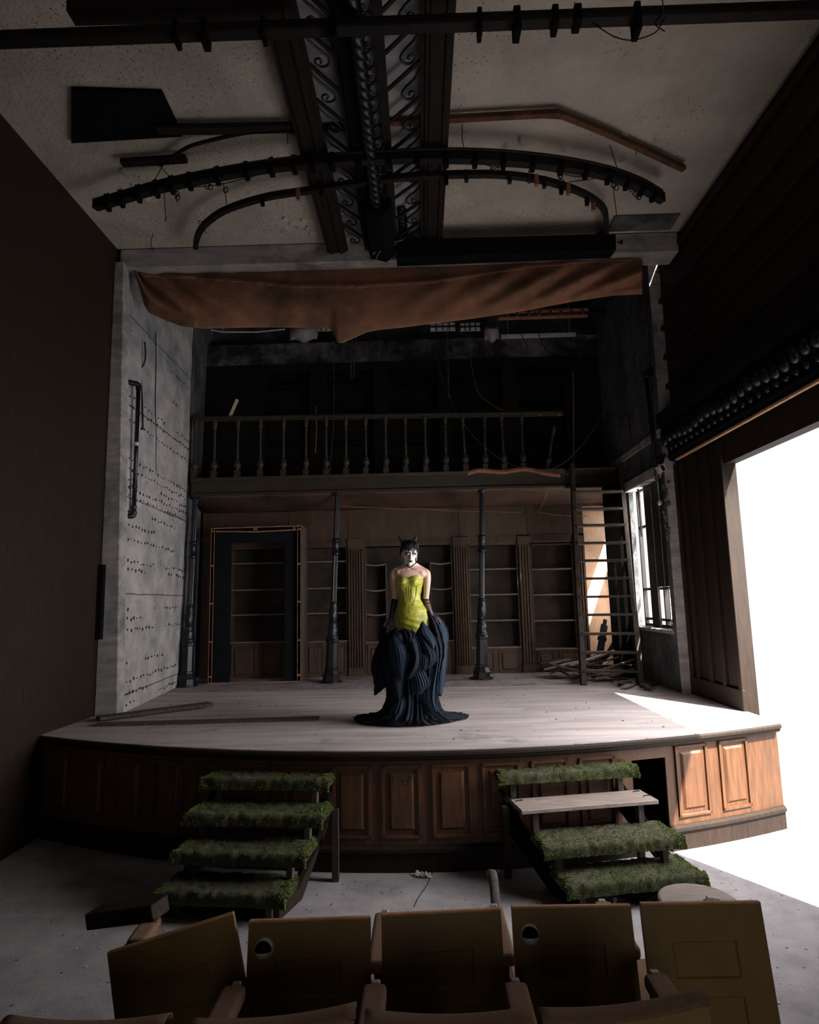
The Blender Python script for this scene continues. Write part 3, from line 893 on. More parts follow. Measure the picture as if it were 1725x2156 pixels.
adopt(mb.build('torn_edge', 'rawwood'), ds)
adopt(MB().box((a0, 9.415, ST), (a1, 9.44, ST + 0.015)).build('sill_strip', 'rawwood'), ds)
i0, i1, iz = at(486, 1300, Y=9.5).x, at(600, 1300, Y=9.5).x, at(540, 1143, Y=9.5).z
mb = MB().box((a0 + lo, 9.48, ST), (i0, 9.5, zt - 0.065)).box((i1, 9.48, ST), (a1 - lo, 9.5, zt - 0.065)).box((i0, 9.48, iz), (i1, 9.5, zt - 0.065))
adopt(mb.build('inner_board', mat('black_blue_board', (0.006, 0.009, 0.011), (0.004, 0.005, 0.006), 0.9, 2, spec=0.1)), ds)
adopt(MB().box((a1, 9.42, ST), (a1 + 0.012, 9.85, zt + 0.02)).build('return_board', 'greywood'), ds)

# ------------------------------------------------------------------ ladder stair
ld = thing('ladder', 'tall dark wooden ladder with flat treads leaning on the gallery at right', 'ladder', (2.4, 8.6, ST))
bl, br = at(1229, 1442, Z=ST), at(1349, 1443, Z=ST)
tl, tr_ = at(1205, 985, Y=9.1), at(1306, 985, Y=9.1)
for nm, a, b in (('left_rail', bl, tl), ('right_rail', br, tr_)):
    mid = a.lerp(b, 0.31)
    adopt(MB().bar(a, mid, 0.07, 0.11, up=(0, -1, 0)).build(nm, 'ladderwood', bevel=0.004), ld)
    adopt(MB().bar(mid + Vector((-0.012, 0, -0.03)), b + (b - a) * (0.02), 0.06, 0.10, up=(0, -1, 0)).build(nm, 'ladderwood', bevel=0.004), ld)
for i, y in enumerate((1037, 1073, 1107, 1144, 1181, 1219, 1257, 1295, 1334, 1374, 1413)):
    u = (1443 - y) / 458.0
    # find height on the rails that shows at this row
    best = min((abs((lambda P: 1078 - FPX * ((P - EYE).dot(CU)) / ((P - EYE).dot(_f)))(bl.lerp(tl, t / 400)) - y), t / 400) for t in range(401))[1]
    p, q = bl.lerp(tl, best), br.lerp(tr_, best)
    adopt(MB().bar(p, q, 0.15, 0.032).build('tread', 'ladderwood', bevel=0.003), ld)

# ------------------------------------------------------------------ heap of broken timber
random.seed(3)
tone = ['greywood', 'darkwood', 'barewood', 'greywood', 'darkwood']
n_heap = 0
LB = ['splintered grey board in the heap at the foot of the ladder', 'charred dark stick in the heap at the foot of the ladder']
for k in range(34):
    px = random.uniform(1190, 1350)
    c = Vector((at(px, 1425, Y=9.0).x, random.uniform(8.75, 9.6), 0))
    if c.x > 2.75:
        c.x = 2.7 - 0.02 * k / 4
    a = random.uniform(-0.7, 0.9) if k % 3 else random.uniform(0, pi)
    l = random.uniform(0.25, 0.75)
    w_ = random.uniform(0.03, 0.10)
    h_ = random.uniform(0.012, 0.025)
    zz = ST + 0.02 + 0.006 * k
    dz = random.uniform(-0.04, 0.10)
    d = Vector((cos(a) * l / 2, sin(a) * l / 2, dz))
    c.z = zz + abs(dz)
    one(MB().bar(c - d, c + d, w_, h_), 'broken_board', tone[k % 5], LB[0] if tone[k % 5] != 'darkwood' else LB[1], 'board', 'broken boards heaped below the ladder' if tone[k % 5] != 'darkwood' else 'charred sticks heaped below the ladder', bevel=0.002)
for a, b, w_, l in (((1157, 1419), (1194, 1405), 0.03, 'thin stick sloping at the left end of the timber heap'), ((1176, 1400), (1222, 1412), 0.05, 'pale board lying across the left end of the timber heap'),
                    ((1229, 1441), (1150, 1436), 0.07, 'flat grey board lying on the floor left of the ladder foot')):
    p, q = at(*a, Y=9.2), at(*b, Y=9.2)
    p.z = max(p.z, ST + 0.02)
    q.z = max(q.z, ST + 0.02)
    one(MB().bar(p, q, w_, 0.018), 'broken_board', 'greywood', l, 'board', bevel=0.002)
lean = thing('leaning_timber', 'dark jagged timber with a crosspiece leaning upright in the ladder heap', 'timber', (2.55, 9.5, ST))
p, q = at(1258, 1412, Y=9.35), at(1273, 1316, Y=9.75)
adopt(MB().bar(p, q, 0.10, 0.03, up=(0, -1, 0)).build('shaft', 'black', bevel=0.004), lean)
adopt(MB().bar(q, q + (q - p) * 0.12, 0.05, 0.03, up=(0, -1, 0)).build('tip', 'black'), lean)
adopt(MB().bar(at(1259, 1343, Y=9.55), at(1277, 1347, Y=9.55), 0.03, 0.06).build('crosspiece', 'black'), lean)
one(MB().bar(at(1264, 1404, Y=9.2), at(1305, 1335, Y=9.55), 0.06, 0.03), 'leaning_timber', 'black', 'plain dark timber sloping up to the right from the ladder heap', 'timber')
one(MB().bar(at(1262, 1390, Y=9.2), at(1285, 1410, Y=9.1), 0.03, 0.02), 'leaning_timber', 'black', 'short dark stick crossing the two leaning timbers', 'timber')
random.seed(11)
for k in range(9):
    x = random.uniform(2.5, 2.95)
    y = 7.9 + k * 0.11
    a = random.uniform(0, pi)
    d = Vector((cos(a), sin(a), random.uniform(0, .15))) * random.uniform(0.08, 0.16)
    c = Vector((x, y, ST + 0.03 + abs(d.z)))
    one(MB().bar(c - d, c + d, random.uniform(0.04, 0.1), 0.02), 'rubble_piece', tone[k % 3], 'small broken piece on the stage below the window, %s' % ('frontmost of nine' if k == 0 else 'farthest back' if k == 8 else ['', 'second', 'third', 'fourth', 'fifth', 'sixth', 'seventh', 'eighth'][k] + ' of nine from the front'), 'rubble', 'rubble below the stage window')
# ------------------------------------------------------------------ ornamental ceiling grille
gr = thing('ceiling_grille', 'black wood and wrought iron ornamental grille running along the ceiling', 'grille', (-0.3, 5.0, 6.05))
Y0, Y1 = 3.2, 6.88


def gx(px, py, z=6.13):
    return at(px, py, Z=z).x


for a, b in ((-1.0, -0.79), (0.13, 0.34)):
    mb = MB().box((a, Y0, 6.08), (b, Y1, CE - 0.002))
    mb.box((a + 0.035, Y0, 6.065), (a + 0.075, Y1, 6.08)).box((b - 0.06, Y0, 6.06), (b - 0.03, Y1, 6.08))
    adopt(mb.build('timber_beam', 'ceilwood', bevel=0.004), gr)
adopt(MB().box((-0.79, Y0, 6.20), (0.13, Y1, 6.235)).build('backing_board', mat('blue_grey_backing', (0.26, 0.27, 0.28), (0.17, 0.18, 0.19), 0.9, 4, bump=0.2, bscale=30)), gr)
adopt(MB().box((-0.52, Y0, 6.06), (-0.40, 6.7, CE - 0.002)).build('central_beam', 'black', bevel=0.004), gr)
for a, b in ((-0.79, -0.755), (-0.56, -0.52), (-0.24, -0.17), (0.095, 0.13)):
    adopt(MB().box((a, Y0, 6.10), (b, Y1, 6.13)).build('flat_bar', 'dulliron', bevel=0.002), gr)


def s_scroll(x0, y0, sx, sy, s=1.0):
    """flat C-scroll: sweep from (x0,y0) swelling out and curling back"""
    pts = []
    for (a, b) in ((0, 0), (.05, .09), (.12, .17), (.155, .235), (.135, .285), (.085, .295), (.05, .265), (.055, .228), (.085, .222), (.098, .245), (.085, .262)):
        pts.append((x0 + sx * a * s, y0 + sy * b * s, 6.12))
    return smooth_path(pts, 5)


k = 0
y = Y0 + 0.06
while y + 0.30 < Y1 + 0.05:
    e = min(y + 0.27, Y1)
    adopt(MB().bar((-0.757, y, 6.115), (-0.555, e, 6.115), 0.026, 0.02).build('diagonal_bar', 'dulliron'), gr)
    adopt(MB().bar((0.097, y, 6.115), (-0.172, e, 6.115), 0.026, 0.02).build('diagonal_bar', 'dulliron'), gr)
    if y + 0.4 < Y1:
        adopt(MB().tube(s_scroll(-0.757, y + 0.08, 1, 1), 0.010, 6).build('scroll', 'iron', smooth=True), gr)
        adopt(MB().tube(s_scroll(0.097, y + 0.08, -1, 1), 0.010, 6).build('scroll', 'iron', smooth=True), gr)
    y += 0.345
y = Y0 + 0.3
while y < 6.5:
    P = smooth_path([(-0.245, y, 6.11), (-0.25, y + .05, 6.11), (-0.285, y + .08, 6.11), (-0.325, y + .06, 6.11), (-0.32, y + .02, 6.11), (-0.29, y + .02, 6.11), (-0.295, y + .045, 6.11)], 4)
    adopt(MB().tube(P, 0.008, 5).build('small_scroll', 'iron', smooth=True), gr)
    P = smooth_path([(-0.335, y + .12, 6.11), (-0.30, y + .10, 6.11), (-0.262, y + .06, 6.11), (-0.245, y, 6.11)], 4)
    adopt(MB().tube(P, 0.008, 5).build('small_scroll', 'iron', smooth=True), gr)
    P = smooth_path([(-0.53, y + .12, 6.11), (-0.50, y + .10, 6.11), (-0.47, y + .05, 6.05)], 4)
    y += 0.15


def twist(p, q, r, turns, name, label=None, root=None):
    p, q = Vector(p), Vector(q)
    d = (q - p)
    L_ = d.length
    rot = Vector((0, 0, 1)).rotation_difference(d.normalized()).to_matrix().to_4x4()
    rot.translation = p
    n, kk = 18, int(turns * 10)
    vs = []
    for i in range(kk + 1):
        t = i / kk
        for j in range(n):
            a = 2 * pi * j / n
            rr = r * (0.72 + 0.28 * abs(cos(1.5 * a + pi * turns * t)))
            if i in (0, kk):
                rr *= 0.6
            vs.append((rr * cos(a), rr * sin(a), L_ * t))
    fs = [(i * n + j, i * n + (j + 1) % n, (i + 1) * n + (j + 1) % n, (i + 1) * n + j) for i in range(kk) for j in range(n)] + [tuple(reversed(range(n))), tuple(kk * n + j for j in range(n))]
    mb = MB().add(vs, fs, rot)
    if root:
        return adopt(mb.build(name, 'iron', smooth=True), root)
    return one(mb, name, 'iron', label, 'rod', smooth=True)


twist((-0.36, Y0, 6.02), (-0.355, 6.02, 6.00), 0.062, 30, 'twisted_rod', root=gr)
twist(at(845, 430, Y=6.2), at(850, 492, Y=6.7), 0.055, 7, 'twisted_rod', label='broken piece of twisted black rod at the lower right end of the ceiling grille')
one(MB().prism([(-0.52, 6.06), (-0.20, 6.06), (-0.20, 5.95), (-0.30, 5.85), (-0.48, 5.90)], 5.85, 6.72, axis='Y'), 'lamp_housing', 'black',
    'black broken housing hanging at the lower end of the ceiling grille', 'lamp housing', bevel=0.01)
one(MB().bar(at(800, 470, Y=6.55), at(812, 520, Y=6.65), 0.12, 0.10), 'hanging_block', 'black', 'dark block dangling from the grille just left of the black batten box', 'block', bevel=0.008)
one(MB().bar(at(813, 455, Y=6.3), at(822, 500, Y=6.5), 0.03, 0.02), 'splinter', 'ceilwood', 'thin broken stick hanging beside the broken twisted rod', 'stick')
random.seed(5)
for i, pts in enumerate(([(783, 534), (800, 520), (825, 512), (850, 505)], [(785, 535), (815, 518), (835, 514)], [(792, 546), (800, 530), (822, 515)])):
    one(MB().tube(smooth_path([at(x, y, Y=6.6 - 0.05 * i) for x, y in pts], 5), 0.004, 5), 'wire', 'edgeply', 'frayed pale wire end at the left tip of the black batten box', 'wire', 'frayed wires at the batten box')

# ------------------------------------------------------------------ rails under the ceiling
t = thing('lighting_pipe', 'long black straight lighting pipe with clamps at the very top', 'pipe', (0, 3.78, 5.85))
adopt(MB().bar((-3.45, 3.78, 5.9), (3.1, 3.78, 5.9), 0.09, 0.085).build('pipe', 'dulliron', bevel=0.02, seg=2), t)
for x, h, w_ in ((373, 12, 9), (433, 16, 14), (556, 10, 9), (703, 25, 14), (1009, 18, 9), (1087, 22, 14), (1167, 12, 12), (1214, 6, 15), (1338, 28, 12)):
    p = at(x, 70 - (x - 256) * 0.037, Y=3.78)
    wd = w_ * 0.0033
    adopt(MB().box((p.x - wd / 2, 3.72, 5.86 - h * 0.0036), (p.x + wd / 2, 3.84, 5.96)).build('clamp', 'black', bevel=0.004), t)
    if w_ == 9:
        adopt(MB().tube([(p.x, 3.77, 5.86), (p.x + 0.01, 3.76, 5.78)], 0.007, 6).build('clamp_bolt', 'black'), t)


def rail(pts, z, w, h, name, label, cat='rail', group=None, mm='dulliron', n=6):
    P = smooth_path([at(x, y, Z=z) for x, y in pts], n)
    r = thing(name, label, cat, P[len(P) // 2])
    prof = []
    vs = []
    k = len(P)
    for i in range(k):
        d = (P[min(i + 1, k - 1)] - P[max(i - 1, 0)]).normalized()
        s = d.cross(Vector((0, 0, 1))).normalized()
        for a, b in ((-w / 2, -h / 2), (w / 2, -h / 2), (w / 2, h / 2), (-w / 2, h / 2)):
            vs.append(P[i] + s * a + Vector((0, 0, b)))
    fs = [(i * 4 + j, i * 4 + (j + 1) % 4, (i + 1) * 4 + (j + 1) % 4, (i + 1) * 4 + j) for i in range(k - 1) for j in range(4)] + [(3, 2, 1, 0), ((k - 1) * 4, (k - 1) * 4 + 1, (k - 1) * 4 + 2, (k - 1) * 4 + 3)]
    adopt(MB().add(vs, fs).build('track', mm, bevel=0.004), r)
    return r, P


R1 = [(200, 432), (256, 416), (330, 395), (400, 379), (520, 357), (620, 344), (700, 338), (820, 331), (940, 330), (1060, 334), (1180, 347), (1280, 367), (1350, 392), (1395, 418)]
r1, P1 = rail(R1, 6.0, 0.075, 0.10, 'curtain_rail', 'thick black curved curtain rail with hangers sweeping across the ceiling')
R1b = [(x, y - 14 - (3 if x > 900 else 0)) for x, y in R1[1:]]
adopt(MB().tube(smooth_path([at(x, y, Z=6.02) for x, y in R1b if x > 690], 6), 0.012, 6).build('upper_rod', 'dulliron', smooth=True), r1)
adopt(MB().tube(smooth_path([at(x, y, Z=6.02) for x, y in R1b if x < 690], 6), 0.008, 6).build('upper_rod', 'dulliron', smooth=True), r1)
random.seed(9)
L1 = len(P1)
for i in range(3, L1 - 2, 3):
    p = P1[i]
    adopt(MB().box((p.x - 0.022, p.y - 0.05, p.z - 0.085), (p.x + 0.022, p.y + 0.05, p.z + 0.055)).build('hanger', 'black', bevel=0.006), r1)
    if i % 6 == 3:
        adopt(MB().tube([p, (p.x, p.y, p.z + 0.09)], 0.010, 6).build('suspension_rod', 'dulliron'), r1)
R2 = [(412, 521), (414, 505), (422, 485), (440, 465), (480, 440), (560, 415), (650, 401), (760, 384), (860, 372), (940, 368), (1040, 367), (1120, 375), (1190, 392), (1240, 413), (1268, 435), (1276, 455), (1277, 490)]
r2, P2 = rail(R2, 6.05, 0.055, 0.06, 'curtain_rail', 'thinner curved curtain rail nearest the stage, ends bent down to the header')
for x, y in ((553, 421), (628, 409), (677, 398), (940, 375), (982, 370), (1073, 373), (1130, 379), (1146, 383), (1182, 396), (1197, 398), (1236, 420), (1250, 432)):
    p = at(x, y, Z=6.0)
    adopt(MB().box((p.x - 0.018, p.y - 0.02, p.z - 0.06), (p.x + 0.018, p.y + 0.02, p.z + 0.05)).build('hook', random.choice(['dulliron', 'black', 'rawwood'])), r2)
R3 = [(335, 348), (352, 337), (370, 326), (400, 308), (450, 294), (510, 281), (560, 275), (640, 271)]
rail(R3, 6.16, 0.025, 0.03, 'curtain_rail', 'thin curved rail close to the ceiling at upper left')
for pts, w_, l, mm in (([(330, 271), (440, 272), (560, 269), (660, 267)], 0.09, 'black straight batten meeting the ceiling hatch at left', 'ceilwood'),
                       ([(625, 271), (750, 265)], 0.05, 'thin brown batten crossing the left half of the ceiling grille', 'ceilwood'),
                       ([(800, 258), (950, 250), (1080, 243), (1180, 238)], 0.055, 'brown wooden batten crossing the ceiling right of centre', 'battenwood'),
                       ([(1180, 240), (1260, 272), (1340, 308), (1440, 355)], 0.055, 'brown wooden batten sloping down to the right wall', 'battenwood'),
                       ([(256, 343), (392, 334)], 0.075, 'short black plank end entering from the left under the ceiling hatch', 'ceilwood')):
    P = [at(x, y, Z=6.17) for x, y in pts]
    mb = MB()
    for a, b in zip(P, P[1:]):
        mb.bar(a, b + (b - a).normalized() * 0.003, w_, 0.05)
    one(mb, 'ceiling_batten', mm, l, 'batten', bevel=0.004)
P = [at(x, y, Z=6.17) for x, y in ((800, 255), (950, 247), (1080, 246), (1150, 247), (1195, 252), (1260, 277), (1340, 313), (1430, 356))]
one(MB().tube(smooth_path(P, 6), 0.010, 6), 'cable', 'dulliron', 'thin black cable clipped along the brown ceiling battens', 'cable')
hp = [at(x, y, Z=6.2) for x, y in ((150, 190), (341, 196), (385, 289), (150, 303))]
h = MB()
h.add([tuple(p) for p in hp] + [(p.x, p.y, CE) for p in hp], [(3, 2, 1, 0), (4, 5, 6, 7), (0, 1, 5, 4), (1, 2, 6, 5), (2, 3, 7, 6), (3, 0, 4, 7)])
one(h, 'ceiling_hatch', 'black', 'square black hatch in the ceiling at upper left', 'hatch', bevel=0.006)
# long timber across the very top left
one(MB().bar(at(150, 22, Z=6.1), at(590, 12, Z=6.1), 0.12, 0.12), 'ceiling_timber', 'ceilwood', 'black timber across the top left corner of the ceiling', 'timber')

# dangling wires and hooks
random.seed(21)
WR = [([(345, 405), (348, 440), (349, 466)], 6.0), ([(470, 385), (475, 412), (477, 430)], 5.95), ([(300, 400), (352, 397), (430, 392), (475, 386), (545, 368)], 5.95), ([(372, 402), (372, 425)], 5.95),
      ([(972, 262), (974, 275), (973, 290), (977, 312)], 6.1), ([(605, 277), (606, 303)], 6.1), ([(1003, 338), (1035, 350), (1090, 352), (1160, 360), (1220, 372), (1290, 368), (1330, 405)], 5.95),
      ([(1030, 345), (1040, 362), (1052, 352), (1028, 360), (1045, 348)], 5.95), ([(1113, 358), (1116, 375), (1112, 385)], 5.93), ([(1180, 358), (1178, 378), (1184, 388)], 5.93),
      ([(1198, 383), (1240, 378), (1262, 373), (1280, 372)], 5.95), ([(1290, 375), (1292, 400), (1297, 440), (1299, 455)], 5.9), ([(1284, 306), (1292, 330), (1300, 355)], 6.1),
      ([(1320, 385), (1335, 402), (1345, 420)], 5.95), ([(322, 493), (318, 510), (322, 528)], 6.2), ([(330, 340), (352, 366), (360, 372)], 6.15), ([(345, 345), (325, 380)], 6.15),
      ([(1250, 50), (1290, 75), (1320, 84), (1345, 82), (1380, 68), (1400, 40)], 5.85), ([(1395, 0), (1397, 30), (1380, 50), (1400, 66)], 5.85), ([(430, 470), (420, 465), (418, 468), (435, 492)], 6.0)]
ORD = 'leftmost second third fourth fifth sixth seventh eighth ninth tenth eleventh twelfth thirteenth fourteenth fifteenth sixteenth seventeenth eighteenth nineteenth rightmost'.split()


def nth(i, n):
    return 'leftmost' if i == 0 else 'rightmost' if i == n - 1 else ORD[i] + ' from the left'


WR.sort(key=lambda w_: min(p_[0] for p_ in w_[0]))
for i, (pts, z) in enumerate(WR):
    one(MB().tube(smooth_path([at(x, y, Z=z) for x, y in pts], 5), 0.0045, 5), 'hanging_wire', 'dulliron', 'loose thin black wire under the ceiling, %s of the twenty' % nth(i, 20), 'wire', 'loose wires hanging from the ceiling rails')
for i, (x, y) in enumerate(((372, 408), (374, 416), (437, 392), (443, 394), (475, 400), (1115, 380), (1180, 370), (1183, 383), (1292, 390), (1298, 395), (1338, 408), (1345, 415))):
    c = at(x, y, Z=5.95)
    ring = [c + Vector((0.022 * cos(a), 0, 0.028 * sin(a))) for a in [2 * pi * i / 12 for i in range(13)]]
    one(MB().tube(ring, 0.005, 5, cap=False), 'curtain_ring', 'dulliron', 'small iron ring dangling under the curved rails, %s of the twelve' % nth(i, 12), 'ring', 'iron rings under the curtain rails')
# peeling plaster flakes on the ceiling
for i in range(26):
    x, y = random.choice([(random.uniform(1000, 1400), random.uniform(280, 345)), (random.uniform(590, 660), random.uniform(455, 490)), (random.uniform(260, 330), random.uniform(340, 440))])
    c = at(x, y, Z=CE - 0.005)
    s_ = random.uniform(0.02, 0.05)
    a = random.uniform(0, pi)
    mb = MB().grid(lambda u, v: (c.x + (u - .5) * s_ * cos(a) - (v - .5) * s_ * 1.6 * sin(a), c.y + (u - .5) * s_ * sin(a) + (v - .5) * s_ * 1.6 * cos(a), CE + 0.003 - 0.035 * (u ** 2)), 4, 4)
    one(mb, 'paint_flake', 'stucco', 'curling paint flake peeling from the stucco ceiling', 'paint flake', 'paint flakes peeling from the ceiling', solid=0.003)

# ------------------------------------------------------------------ header furniture
p, q = at(834, 496, Y=6.62), at(1298, 527, Y=6.62)
bb = thing('batten_box', 'long black lighting box mounted on the header at right', 'lighting box', (1.05, 6.75, 5.85))
adopt(MB().add([(at(834, 503, Y=6.6).x, 6.6, at(834, 503, Y=6.6).z), (at(1297, 493, Y=6.6).x, 6.6, at(1297, 493, Y=6.6).z), (at(1298, 526, Y=6.6).x, 6.6, at(1298, 526, Y=6.6).z), (at(836, 543, Y=6.6).x, 6.6, at(836, 543, Y=6.6).z),
                (-0.19, 6.9, 6.1), (2.29, 6.9, 6.12), (2.29, 6.9, 5.92), (-0.19, 6.9, 5.90)],
               [(0, 1, 2, 3), (7, 6, 5, 4), (0, 4, 5, 1), (1, 5, 6, 2), (2, 6, 7, 3), (3, 7, 4, 0)]).build('casing', 'black', bevel=0.006), bb)
for x, y in ((831, 520), (1302, 510)):
    c = at(x, y, Y=6.68)
    adopt(MB().lathe([(0, 0.012), (0.03, 0.012), (0.032, 0.028), (0.045, 0.026)], 12, Matrix.Translation(c) @ Matrix.Rotation(pi / 2 * (1 if x > 1000 else -1), 4, 'Y')).build('wing_screw', 'dulliron'), bb)
p, q = at(1283, 428, Y=6.7), at(1378, 470, Y=6.7)
mb = MB().box((p.x, 6.55, q.z), (XR - 0.01, 6.85, min(p.z, CE - 0.01)))
one(mb, 'duct', 'soot', 'grey square duct end in the corner above the batten box', 'duct', bevel=0.01)
one(MB().bar(at(1262, 492, Y=6.7), at(1275, 484, Y=6.7), 0.05, 0.04), 'bracket', 'black', 'small black bracket on top of the batten box at its right end', 'bracket')


def rack(name, label, p0, p1, q0, q1, n, y0, y1):
    """timber ladder rack: two long rails and n rungs; p = rear/upper rail ends, q = lower rail ends"""
    r = thing(name, label, 'rack', (p0 + p1) / 2)
    adopt(MB().bar(p0, p1, 0.02, 0.035).build('rail', 'rawwood'), r)
    adopt(MB().bar(q0, q1, 0.02, 0.035).build('rail', 'rawwood'), r)
    for i in range(n):
        t_ = (i + 0.5) / n
        adopt(MB().bar(p0.lerp(p1, t_), q0.lerp(q1, t_ - 0.004), 0.035, 0.02).build('rung', 'rawwood'), r)
    return r


rack('timber_rack', 'orange-brown slatted timber rack just below the black batten box', at(855, 541, Y=7.28), at(1300, 531, Y=7.28), at(850, 549, Y=7.0), at(1296, 536, Y=7.0), 17, 0, 0)
rack('timber_rack', 'orange-brown slatted timber rack showing under the right half of the curtain', at(1060, 657, Y=8.2), at(1239, 652, Y=8.2), at(1050, 671, Y=8.0), at(1237, 665, Y=8.0), 8, 0, 0)
one(MB().bar(at(1237, 651, Y=8.3), at(1277, 655, Y=8.3), 0.05, 0.05), 'beam_end', 'black', 'black beam end beside the lower timber rack', 'beam')

# ------------------------------------------------------------------ rolled-up house curtain
top = [(284, 566), (420, 563), (560, 560), (700, 556), (862, 553), (1000, 549), (1200, 541), (1352, 534)]
bot = [(297, 615), (303, 640), (315, 658), (345, 672), (380, 686), (430, 692), (470, 690), (560, 689), (640, 690), (695, 692), (703, 701), (712, 722), (722, 722), (745, 712), (770, 700), (800, 694), (850, 689), (920, 680), (1000, 670), (1100, 655), (1200, 636), (1290, 622), (1355, 619)]


def interp(tab, x):
    for (a, b), (c, d) in zip(tab, tab[1:]):
        if x <= c:
            return b + (d - b) * max(0, (x - a)) / (c - a)
    return tab[-1][1]


def curt(u, v):
    x = 284 + (1353 - 284) * u
    yt, yb = interp(top, x), interp([(284, 572)] + bot, x)
    y = yt + (yb - yt) * v
    belly = 0.10 * sin(pi * v) ** 0.8
    w_ = 0.0
    # diagonal drag folds from both upper corners
    if u < 0.35:
        s_ = (1 - u / 0.35)
        w_ += 0.068 * s_ * sin(26 * (u * 3.2 - v * 0.55)) * sin(pi * min(1, v * 1.2))
    if u > 0.5:
        s_ = (u - 0.5) * 2
        w_ += 0.055 * s_ * sin(24 * (u * 2.6 + v * 0.5)) * sin(pi * min(1, v * 1.1))
    w_ += 0.010 * noise.noise((u * 9, v * 3, 0)) + 0.006 * noise.noise((u * 30, v * 8, 3))
    # seam line with an overhanging tuck
    sy = interp([(284, 580), (400, 585), (500, 592), (620, 604), (760, 604), (900, 596), (1000, 580), (1100, 565), (1200, 556), (1352, 545)], x)
    dy = y - sy
    tuck = 0.045 * math.exp(-(dy / 7.0) ** 2) * (1 if dy < 0 else 0.15)
    if u < 0.12 and v > 0.7:
        w_ += 0.05 * sin(40 * u) * (v - 0.7)
    p = at(x, y, Y=7.12 - belly + w_ - tuck)
    return p


cu = thing('stage_curtain', 'sagging rust-brown velvet curtain with a torn corner, bundled under the header', 'curtain', (-0.3, 7.1, 5.2))
adopt(MB().grid(curt, 260, 44).build('velvet', 'cloth', smooth=True, solid=0.012), cu)
seam = []
for i in range(90):
    x = 430 + (1190 - 430) * i / 89
    sy = interp([(284, 580), (400, 585), (500, 592), (620, 604), (760, 604), (900, 596), (1000, 580), (1100, 565), (1200, 556), (1352, 545)], x)
    seam.append(at(x, sy, Y=7.0))
adopt(MB().tube(seam, 0.0045, 5).build('seam', 'cloth'), cu)
one(MB().bar(at(275, 563, Y=7.2), at(342, 562, Y=7.2), 0.1, 0.04), 'curtain_pole_end', 'black', 'black pole end at the left top corner of the curtain', 'pole')
for pts, l in (([(741, 722), (739, 790), (743, 796)], 'left one of the two short cords dangling under the torn curtain corner'), ([(750, 722), (746, 760), (745, 796)], 'right one of the two short cords dangling under the torn curtain corner'),
               ([(700, 730), (704, 800), (702, 900), (694, 1000)], 'long thin thread hanging in front of the upper bookcases left of centre'), ([(943, 735), (945, 830), (949, 832)], 'grey cord hanging in front of the upper bookcases right of the woman'),
               ([(990, 735), (995, 780), (1010, 830), (1050, 860), (1062, 862)], 'curved grey cord hanging over the gallery rail at right'),
               ([(920, 745), (945, 830), (990, 910), (1060, 970), (1140, 995)], 'long slack thread sagging across the gallery balusters at right'),
               ([(1155, 992), (1200, 965), (1245, 910), (1283, 850)], 'thin slack thread rising to the right stage wall'),
               ([(1090, 672), (1096, 700), (1112, 732)], 'dark cord hanging under the lower timber rack'), ([(1128, 672), (1135, 705), (1150, 738)], 'dark cord right of the first one under the lower timber rack'),
               ([(1305, 630), (1312, 655), (1325, 672), (1330, 678)], 'black twisted cord hanging on the right stage wall under the curtain')):
    yy = 9.15 if 'wall' not in l else 8.3
    up_ = pts[0][1] < 765 and 'wall' not in l
    if 'rack' in l:
        yy = 8.2
    P3 = [at(x, y, Y=yy) for x, y in pts]
    if up_:
        P3 = [Vector((P3[0].x, yy, 6.94))] + P3
    one(MB().tube(smooth_path(P3, 6), 0.006 if 'thread' not in l else 0.003, 5), 'cord', 'dulliron' if 'black' in l or 'dark' in l else 'greywood', l, 'cord')

# ------------------------------------------------------------------ pipes and fittings on the walls
pl = thing('wall_pipe', 'black iron pipe with elbows on the left stage wall', 'pipe', (-3.3, 7.3, 2.9))
a, b = at(288, 812, X=-3.28), at(286, 1080, X=-3.28)
ap_ = at(287, 940, X=-3.29)
yp, xp = ap_.y, -3.29
zt_, zb_ = at(289, 812, Y=yp).z, at(284, 1084, Y=yp).z
adopt(MB().tube([(xp, yp, zb_ + 0.03), (xp, yp, zt_ - 0.03)], 0.024, 12).build('riser', 'iron', smooth=True), pl)
for z, sgn, nm in ((zt_, 1, 'top_elbow'), (zb_, -1, 'bottom_elbow')):
    adopt(MB().tube(smooth_path([(xp, yp, z - 0.05 * sgn), (xp, yp, z - 0.01 * sgn), (xp - 0.02, yp - 0.02, z + 0.015 * sgn), (xp - 0.14, yp - 0.10, z + 0.02 * sgn)], 6), 0.032, 12).build(nm, 'iron', smooth=True), pl)
    adopt(MB().ball((xp - 0.15, yp - 0.1, z + 0.02 * sgn), 0.05).build('wall_flange', 'iron', smooth=True), pl)
for z in (3.9, 3.4, 3.15):
    adopt(MB().lathe([(0, .03), (.04, .03)], 12, Matrix.Translation((xp, yp, z))).build('coupling', 'chrome' if z == 3.9 else 'iron'), pl)
for pts, l in (([(299, 655), (298, 720), (297, 790), (300, 850), (301, 905)], 'long black cable hanging on the left stage wall'), ([(277, 765), (281, 785), (286, 805)], 'short black strap above the left wall pipe'),
               ([(305, 720), (306, 755), (297, 775), (283, 768)], 'thin looped wire beside the hanging cable on the left wall'), ([(258, 1010), (270, 1000), (284, 995)], 'wire crossing behind the left wall pipe')):
    one(MB().tube(smooth_path([at(x, y, Y=7.45) for x, y in pts], 6), 0.010 if 'cable' in l or 'strap' in l else 0.004, 6), 'cable', 'dulliron', l, 'cable')
